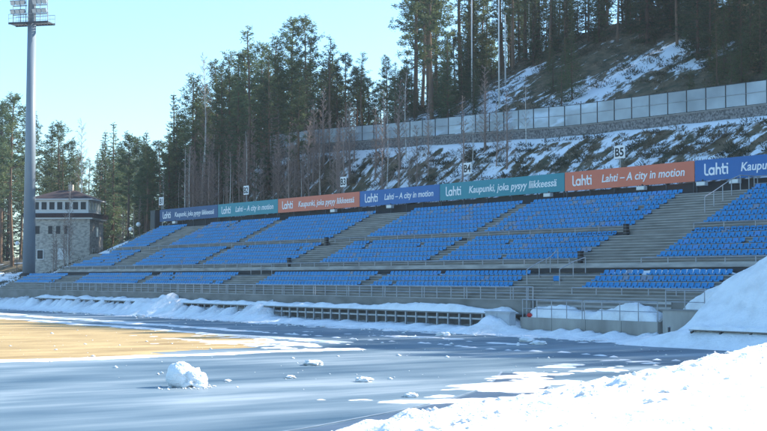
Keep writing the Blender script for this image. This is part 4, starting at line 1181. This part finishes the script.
(-82.2, 104.1, 'spruce', 10.0, 0.33, 'hill'),
(-92.5, 115.9, 'spruce', 8.9, 5.64, 'hill'),
(-101.4, 110.7, 'spruce', 7.6, 1.15, 'hill'),
(-117.9, 109.7, 'pine', 9.3, 5.27, 'hill'),
(-125.2, 113.1, 'pine', 7.1, 5.91, 'hill'),
(-86.9, 103.9, 'spruce', 12.1, 5.93, 'hill'),
(-91.0, 117.6, 'pine', 11.0, 2.78, 'hill'),
(-105.0, 114.1, 'spruce', 9.8, 1.44, 'hill'),
(-89.2, 110.7, 'spruce', 9.3, 4.67, 'hill'),
(-128.5, 117.7, 'spruce', 9.1, 4.38, 'hill'),
(-109.9, 110.2, 'pine', 11.3, 6.24, 'hill'),
(-92.6, 104.2, 'spruce', 12.8, 3.18, 'hill'),
(-84.9, 110.5, 'spruce', 9.9, 3.38, 'hill'),
(-120.2, 109.6, 'spruce', 7.0, 1.37, 'hill'),
(-134.1, 120.0, 'spruce', 6.3, 5.23, 'hill'),
(-87.0, 112.8, 'pine', 10.8, 1.17, 'hill'),
(-99.0, 108.2, 'pine', 12.8, 2.97, 'hill'),
(-115.8, 111.3, 'pine', 9.7, 5.17, 'hill'),
(-121.5, 116.4, 'spruce', 8.2, 5.75, 'hill'),
(-119.9, 118.5, 'pine', 9.6, 5.08, 'hill'),
(-97.1, 115.5, 'spruce', 6.6, 1.19, 'hill'),
(-89.6, 107.0, 'pine', 12.0, 4.95, 'hill'),
(-130.9, 119.8, 'spruce', 7.1, 5.4, 'hill'),
(-106.6, 110.3, 'pine', 9.0, 0.74, 'hill'),
(-80.9, 99.5, 'spruce', 8.1, 0.56, 'hill'),
(-122.1, 111.5, 'spruce', 10.1, 1.89, 'hill'),
(-108.3, 123.2, 'spruce', 16.7, 3.78, 'hill'),
(-108.1, 113.9, 'spruce', 15.1, 3.95, 'hill'),
(-119.2, 129.5, 'spruce', 14.9, 5.6, 'hill'),
(-121.4, 125.9, 'thinpine', 19.0, 1.73, 'hill'),
(-120.4, 134.1, 'thinpine', 10.2, 2.25, 'hill'),
(-104.9, 120.8, 'spruce', 12.0, 3.24, 'hill'),
(-112.0, 126.2, 'pine', 12.1, 2.13, 'hill'),
(-85.1, 107.3, 'spruce', 18.1, 4.41, 'hill'),
(-129.4, 115.6, 'spruce', 18.8, 5.18, 'hill'),
(-100.3, 119.9, 'spruce', 15.9, 6.13, 'hill'),
(-113.7, 122.4, 'spruce', 16.6, 5.1, 'hill'),
(-114.3, 128.1, 'pine', 12.3, 0.84, 'hill'),
(-117.0, 118.3, 'thinpine', 10.2, 4.46, 'hill'),
(-112.2, 134.8, 'spruce', 11.7, 5.51, 'hill'),
(-97.4, 123.3, 'pine', 11.8, 1.62, 'hill'),
(-120.9, 107.2, 'spruce', 10.7, 0.61, 'hill'),
(-131.8, 122.7, 'spruce', 10.2, 0.0, 'hill'),
(-133.2, 115.7, 'spruce', 16.1, 2.83, 'hill'),
(-106.5, 118.7, 'spruce', 11.0, 2.28, 'hill'),
(-117.5, 133.8, 'spruce', 14.2, 0.46, 'hill'),
(-115.5, 132.4, 'pine', 14.6, 2.08, 'hill'),
(-94.6, 106.4, 'spruce', 15.0, 2.04, 'hill'),
(-102.1, 121.3, 'pine', 18.1, 2.97, 'hill'),
(-99.4, 125.1, 'pine', 11.9, 4.89, 'hill'),
(-96.8, 108.2, 'spruce', 13.7, 5.67, 'hill'),
(-103.8, 129.8, 'thinpine', 13.9, 6.26, 'hill'),
(-108.9, 133.5, 'pine', 10.8, 5.88, 'hill'),
(-115.9, 124.9, 'thinpine', 17.1, 0.46, 'hill'),
(-124.0, 126.2, 'spruce', 10.2, 0.52, 'hill'),
(-113.8, 118.2, 'spruce', 15.8, 1.9, 'hill'),
(-118.5, 124.3, 'spruce', 18.9, 5.31, 'hill'),
(-133.4, 125.2, 'thinpine', 13.1, 3.83, 'hill'),
(-122.4, 130.5, 'thinpine', 18.2, 0.26, 'hill'),
(-110.5, 119.2, 'thinpine', 14.1, 4.25, 'hill'),
(-106.7, 126.7, 'thinpine', 13.2, 0.58, 'hill'),
(-104.1, 132.0, 'spruce', 18.6, 1.33, 'hill'),
(-111.1, 116.2, 'thinpine', 15.9, 3.84, 'hill'),
(-124.5, 122.5, 'spruce', 17.4, 3.35, 'hill'),
(-123.9, 133.9, 'spruce', 10.7, 1.01, 'hill'),
(-117.6, 106.7, 'thinpine', 14.0, 2.08, 'hill'),
(-102.2, 125.3, 'spruce', 18.3, 2.01, 'hill'),
(-87.5, 108.4, 'spruce', 16.6, 4.58, 'hill'),
(-104.5, 109.4, 'spruce', 17.7, 3.23, 'hill'),
(-109.4, 129.8, 'spruce', 15.3, 4.72, 'hill'),
(-130.0, 110.3, 'pine', 10.1, 2.8, 'hill'),
(-98.5, 113.6, 'thinpine', 14.4, 1.23, 'hill'),
(-103.6, 112.2, 'spruce', 13.6, 3.32, 'hill'),
(-100.4, 127.2, 'pine', 15.8, 0.87, 'hill'),
(-94.8, 113.0, 'pine', 16.7, 5.18, 'hill'),
(-125.4, 115.4, 'thinpine', 11.2, 3.66, 'hill'),
(-128.7, 120.0, 'spruce', 17.8, 1.37, 'hill'),
(-120.6, 123.0, 'spruce', 13.7, 3.59, 'hill'),
(-110.5, 123.7, 'spruce', 18.2, 3.7, 'hill'),
(-124.1, 110.2, 'pine', 12.7, 0.38, 'hill'),
(-100.1, 122.4, 'spruce', 14.5, 2.58, 'hill'),
(-117.0, 128.0, 'spruce', 18.7, 5.02, 'hill'),
(-28.1, 110.1, 'pine', 20.1, 3.52, 'hill'),  # from here to the young spruces: out-of-view trees added to shade the ice
(-74.2, 113.4, 'spruce', 20.7, 4.0, 'hill'),
(-78.2, 106.9, 'spruce', 22.3, 3.56, 'hill'),
(-63.2, 103.7, 'spruce', 21.7, 1.98, 'hill'),
(-48.7, 111.0, 'spruce', 20.4, 0.66, 'hill'),
(-44.8, 106.3, 'spruce', 19.6, 4.8, 'hill'),
(-38.4, 110.6, 'pine', 21.8, 4.02, 'hill'),
(-56.0, 116.6, 'pine', 19.9, 5.04, 'hill'),
(-22.4, 111.2, 'pine', 23.8, 6.17, 'hill'),
(-55.6, 113.8, 'spruce', 22.2, 1.08, 'hill'),
(-41.9, 115.1, 'spruce', 19.9, 4.99, 'hill'),
(-42.5, 103.2, 'pine', 20.9, 1.43, 'hill'),
(-72.2, 110.9, 'spruce', 23.6, 4.02, 'hill'),
(-82.3, 114.0, 'pine', 23.5, 4.51, 'hill'),
(-67.3, 114.4, 'spruce', 22.0, 1.12, 'hill'),
(-20.2, 104.2, 'spruce', 21.9, 4.63, 'hill'),
(-32.3, 110.0, 'pine', 23.1, 4.88, 'hill'),
(-36.1, 108.8, 'pine', 20.9, 1.81, 'hill'),
(-43.8, 112.9, 'spruce', 19.0, 1.24, 'hill'),
(-66.1, 111.5, 'spruce', 20.4, 2.86, 'hill'),
(-67.6, 103.4, 'spruce', 21.2, 1.91, 'hill'),
(-71.4, 106.4, 'spruce', 21.6, 1.09, 'hill'),
(-32.8, 116.6, 'pine', 18.8, 3.51, 'hill'),
(-70.1, 109.5, 'spruce', 23.2, 4.62, 'hill'),
(-81.2, 117.0, 'pine', 19.4, 1.98, 'hill'),
(-62.0, 111.3, 'pine', 21.3, 6.21, 'hill'),
(-71.8, 114.9, 'pine', 20.5, 1.41, 'hill'),
(-28.4, 112.6, 'pine', 21.0, 1.82, 'hill'),
(-63.1, 116.8, 'spruce', 19.5, 4.1, 'hill'),
(-75.8, 108.0, 'spruce', 18.7, 3.75, 'hill'),
(-89.5, 115.0, 'spruce', 22.7, 0.48, 'hill'),
(-44.9, 109.9, 'spruce', 20.4, 1.89, 'hill'),
(-65.3, 105.9, 'spruce', 19.2, 3.96, 'hill'),
(-41.7, 111.5, 'spruce', 20.2, 4.65, 'hill'),
(-25.6, 113.2, 'spruce', 20.1, 2.28, 'hill'),
(-26.4, 103.6, 'spruce', 22.8, 1.4, 'hill'),
(-68.6, 111.9, 'spruce', 20.2, 4.41, 'hill'),
(-40.4, 108.1, 'pine', 18.8, 5.18, 'hill'),
(-68.7, 107.1, 'pine', 20.3, 1.46, 'hill'),
(-52.9, 108.2, 'spruce', 18.8, 0.32, 'hill'),
(-52.5, 112.6, 'spruce', 18.1, 5.88, 'hill'),
(-29.0, 105.5, 'spruce', 19.3, 1.71, 'hill'),
(-59.5, 116.2, 'pine', 19.3, 3.85, 'hill'),
(-87.1, 116.2, 'spruce', 19.1, 3.39, 'hill'),
(-58.4, 112.1, 'spruce', 20.8, 5.24, 'hill'),
(-60.2, 104.0, 'pine', 19.3, 5.43, 'hill'),
(-20.9, 108.1, 'spruce', 21.6, 5.95, 'hill'),
(-76.1, 104.9, 'spruce', 18.7, 6.19, 'hill'),
(-57.8, 104.8, 'spruce', 19.0, 2.61, 'hill'),
(-31.0, 103.4, 'spruce', 21.8, 0.6, 'hill'),
(-56.5, 106.9, 'pine', 18.5, 2.8, 'hill'),
(-57.6, 109.8, 'spruce', 19.2, 4.25, 'hill'),
(-82.5, 108.2, 'spruce', 19.4, 3.42, 'hill'),
(-52.4, 114.9, 'pine', 23.1, 5.81, 'hill'),
(-31.3, 106.3, 'spruce', 19.4, 2.79, 'hill'),
(-47.9, 106.8, 'spruce', 18.7, 3.46, 'hill'),
(-80.3, 111.4, 'pine', 20.8, 0.26, 'hill'),
(-74.8, 115.8, 'pine', 22.4, 5.75, 'hill'),
(-48.6, 115.4, 'spruce', 19.0, 5.31, 'hill'),
(-44.9, 115.0, 'spruce', 22.7, 5.79, 'hill'),
(-38.4, 116.8, 'pine', 23.2, 0.14, 'hill'),
(-74.1, 103.6, 'spruce', 19.8, 3.83, 'hill'),
(-30.0, 108.7, 'pine', 22.1, 6.0, 'hill'),
(-35.8, 105.9, 'pine', 18.8, 5.7, 'hill'),
(-37.4, 103.3, 'spruce', 21.2, 6.02, 'hill'),
(-75.8, 111.0, 'pine', 18.8, 0.25, 'hill'),
(-55.4, 111.0, 'pine', 18.4, 3.54, 'hill'),
(-40.6, 104.8, 'spruce', 20.8, 6.2, 'hill'),
(-76.2, 94.7, 'young', 3.9, 2.26, 'young'),
(-110.0, 112.5, 'young', 6.8, 1.39, 'young'),
(-79.4, 95.0, 'young', 6.4, 3.76, 'young'),
(-92.2, 107.7, 'young', 5.5, 3.8, 'young'),
(-100.4, 92.8, 'young', 6.1, 0.13, 'young'),
(-114.2, 103.7, 'young', 4.0, 4.19, 'young'),
(-136.0, 106.0, 'young', 6.6, 2.97, 'young'),
(-101.6, 117.4, 'young', 4.1, 6.04, 'young'),
(-129.8, 100.5, 'young', 3.7, 1.2, 'young'),
(-85.0, 94.6, 'young', 3.2, 3.03, 'young'),
(-123.0, 91.1, 'young', 4.7, 1.39, 'young'),
(-123.8, 99.2, 'young', 3.9, 2.05, 'young'),
(-109.1, 101.4, 'young', 5.0, 6.11, 'young'),
(-126.7, 105.5, 'young', 4.6, 2.04, 'young'),
(-136.0, 123.6, 'young', 5.3, 5.51, 'young'),
(-79.5, 101.3, 'young', 4.2, 0.65, 'young'),
(-77.7, 98.4, 'young', 7.3, 5.44, 'young'),
(-78.7, 92.8, 'young', 5.5, 5.32, 'young'),
(-129.7, 96.1, 'young', 4.1, 3.66, 'young'),
(-137.8, 114.0, 'young', 5.2, 1.87, 'young'),
(-114.1, 92.5, 'young', 6.6, 5.11, 'young'),
(-93.3, 109.8, 'young', 6.0, 2.61, 'young'),
(-135.1, 98.8, 'young', 6.7, 2.76, 'young'),
(-107.5, 98.1, 'young', 5.0, 1.81, 'young'),
(-124.5, 94.8, 'young', 5.5, 4.23, 'young'),
(-117.6, 95.5, 'young', 4.8, 5.62, 'young'),
(-82.5, 95.3, 'young', 6.8, 3.88, 'young'),
(-81.6, 97.4, 'young', 4.2, 0.5, 'young'),
(-73.4, 92.1, 'young', 6.5, 5.07, 'young'),
(-102.5, 96.2, 'young', 7.5, 0.77, 'young'),
(-129.9, 112.7, 'young', 4.0, 0.46, 'young'),
(-122.6, 96.7, 'young', 5.1, 4.96, 'young'),
(-138.1, 118.6, 'young', 5.2, 2.78, 'young'),
(-132.3, 103.2, 'young', 4.2, 6.1, 'young'),
(-85.4, 102.2, 'young', 6.0, 2.32, 'young'),
(-84.8, 99.1, 'young', 6.8, 5.88, 'young'),
(-137.0, 100.9, 'young', 7.7, 5.17, 'young'),
(-129.1, 102.7, 'young', 6.8, 4.47, 'young'),
(-131.2, 105.1, 'young', 5.7, 0.9, 'young'),
(-127.5, 97.6, 'young', 6.8, 5.91, 'young'),
(-82.7, 92.3, 'young', 3.3, 5.64, 'young'),
(-104.8, 123.1, 'young', 3.4, 3.09, 'young'),
(-134.1, 110.2, 'young', 5.3, 4.01, 'young'),
(-102.1, 113.9, 'young', 4.8, 6.19, 'young')]
SPECIAL = {0: 'tallest pine left of the floodlight mast at the frame edge', 4: 'bare pale birch rising in front of the lookout building', 10: 'pine topping the left shoulder of the dense wood',
           15: 'tallest pine of the central clump, left of its twin', 16: 'tallest pine of the central clump, right of its twin', 12: 'slim pine with sparse top left of the central clump', 20: 'lone pine right of the gap in the skyline'}
for i, (x, y, k, h, rz, zone) in enumerate(TREES):
    lb = SPECIAL.get(i) or LOOK[k]+' '+WHERE[zone]
    tree(x, y, k, h, rz, lb, LOOK[k]+'s '+WHERE[zone])
SAP = [(-137.5, 80.6, 9.5, 1, 'pale bare sapling before the left end of the glazed fence'), (-140.5, 80, 8.5, 0, 'dark bare sapling left of the glazed fence end')]
for x, y, h, v, lb in SAP: tree(x, y, 'sapling', h, x, lb, None, v)
rt = random.Random(21)
for k in range(78):
    x = -152+rt.random()**1.5*62; y = max(76.6+rt.random(), fence_y(x)-rt.uniform(1.5, 8.5))
    tree(x, y, 'sapling', rt.uniform(4.0, 9.5), k, 'thin bare sapling on the snowy slope below the glazed fence', 'thin bare saplings below the glazed fence', k)
for k in range(46):
    x = -152+rt.random()*34; y = max(76.8+rt.random(), fence_y(x)-rt.uniform(1.2, 6))
    tree(x, y, 'sapling', rt.uniform(5.0, 9.0), k, 'brown bare sapling in the thicket at the left end of the glazed fence', 'brown bare saplings in the thicket by the fence end', k % 3)
for k in range(26):
    x = -200+rt.random()*52; y = rt.uniform(77, 84)
    if -193 < x < -172: continue
    tree(x, y, 'sapling', rt.uniform(4.5, 9.0), k, 'thin bare sapling at the edge of the wood by the lookout building', 'thin bare saplings at the wood edge', k)
for k, (x, y) in enumerate(((-171, 67.5), (-174.5, 68.5), (-172.2, 70), (-169.5, 68.5), (-175.5, 70.6))):
    tree(x, y, 'sapling', 5.5+k*.5, k, 'thin bare sapling growing in front of the lookout building', 'thin bare saplings before the lookout building', k)
for x, y, h, lb in ((-173.5, 70.5, 11.5, 'slender pale birch standing right in front of the lookout building'), (-152.5, 79.5, 19., 'tall slender pale trunked birch in front of the dense wood')):
    tree(x, y, 'birch', h, x, lb, None)
# straight pale poles on the hillside
PW = [
(-119.6, 96.7, 19.9, 'slim pale pole farthest left on the hillside above the fence'),
(-112.9, 95.1, 19.5, 'slim pale pole just left of the short pole'),
(-119.6, 101.7, 8.4, 'shortest slim pale pole, its top below the treetops'),
(-125.6, 110.7, 16.2, 'slim pale pole standing at the upper end of the snow streaks'),
(-119.9, 111.4, 14.3, 'slim pale pole farthest right among the hillside trees')]
for (x, y, h, lb) in PW:
    root = empty('slim_pole', (x, y, hill_z(x, y)-.2), lb, 'pole', 'slim pale poles on the hillside')
    b = MB(); b.tube((0, 0, 0), (0, 0, h), .09, .06, 10); b.obj('shaft', M['white_paint'], root, True)
    b = MB(); b.tube((0, 0, h), (0, 0, h+.12), .08, .05, 10); b.obj('cap', M['steel'], root)
# low dark shrubs
def shrubs(name, n, fn, seed, lb, rr=(.5, 1.3)):
    r = random.Random(seed); b = MB()
    for k in range(n):
        x, y = fn(r); z = hill_z(x, y); R = r.uniform(*rr)
        for q in range(60):
            d = rdir(r); d.z = abs(d.z)*.8; p = Vector((x, y, z))+Vector((d.x*R*r.random(), d.y*R*r.random(), d.z*R*.7*r.random()))
            spray(b, p, (d+Vector((0, 0, .5))).normalized(), r.uniform(.14, .34), r.uniform(.02, .045), r)
    o = b.obj(name, M['shrub']); tag(o, lb, 'shrubs', kind='stuff')
def below(r):
    x = r.uniform(-150, -50); return x, fence_y(x)-r.uniform(1.2, 11)
def above(r):
    x = r.uniform(-150, -45); return x, fence_y(x)+r.uniform(4, 30)
def leftb(r): return r.uniform(-200, -155), r.uniform(60, 78)
shrubs('shrubbery', 900, below, 5, 'low dark juniper shrubs between snow patches below the glazed fence', (.4, 1.1))
shrubs('hill_shrubbery', 1100, above, 6, 'low dark heath shrubs under the hillside trees', (.5, 1.5))
shrubs('wood_edge_shrubbery', 130, leftb, 8, 'brown scrub at the foot of the lookout building', (.4, .9))

# thin cold air between the camera and the far wood
hz = bpy.data.materials.new('haze'); hz.use_nodes = True
n = hz.node_tree.nodes; n.clear(); ho = n.new('ShaderNodeOutputMaterial'); hv = n.new('ShaderNodeVolumePrincipled')
hv.inputs['Color'].default_value = (.80, .90, 1.0, 1); hv.inputs['Density'].default_value = .00020; hv.inputs['Anisotropy'].default_value = .35
hz.node_tree.links.new(hv.outputs[0], ho.inputs['Volume'])
b = MB(); b.box(-560, 260, -60, 460, -1.6, 75.); tag(b.obj('haze', hz), 'thin pale blue haze in the cold air over the whole ground', 'haze', kind='stuff')
# round white lamps by the wood
for x, y, zt, lb in ((-161.2, 74.8, 10.4, 'round white lamp nearer the far end of the banners'), (-164.6, 75.3, 9.9, 'round white lamp just left of the similar one by the wood'), (-194.7, 70.9, 8.6, 'round white lamp left of the floodlight mast')):
    z0 = hill_z(x, y)-.2; root = empty('globe_lamp', (x, y, z0), lb, 'lamp', 'round white lamps by the wood')
    b = MB(); b.tube((0, 0, 0), (0, 0, zt-z0-.25), .05, .04, 8); b.obj('post', M['dark_steel'], root)
    lump((0, 0, 0), .3, 1., 0.).obj('globe', M['white'], root, True, (0, 0, zt-z0))
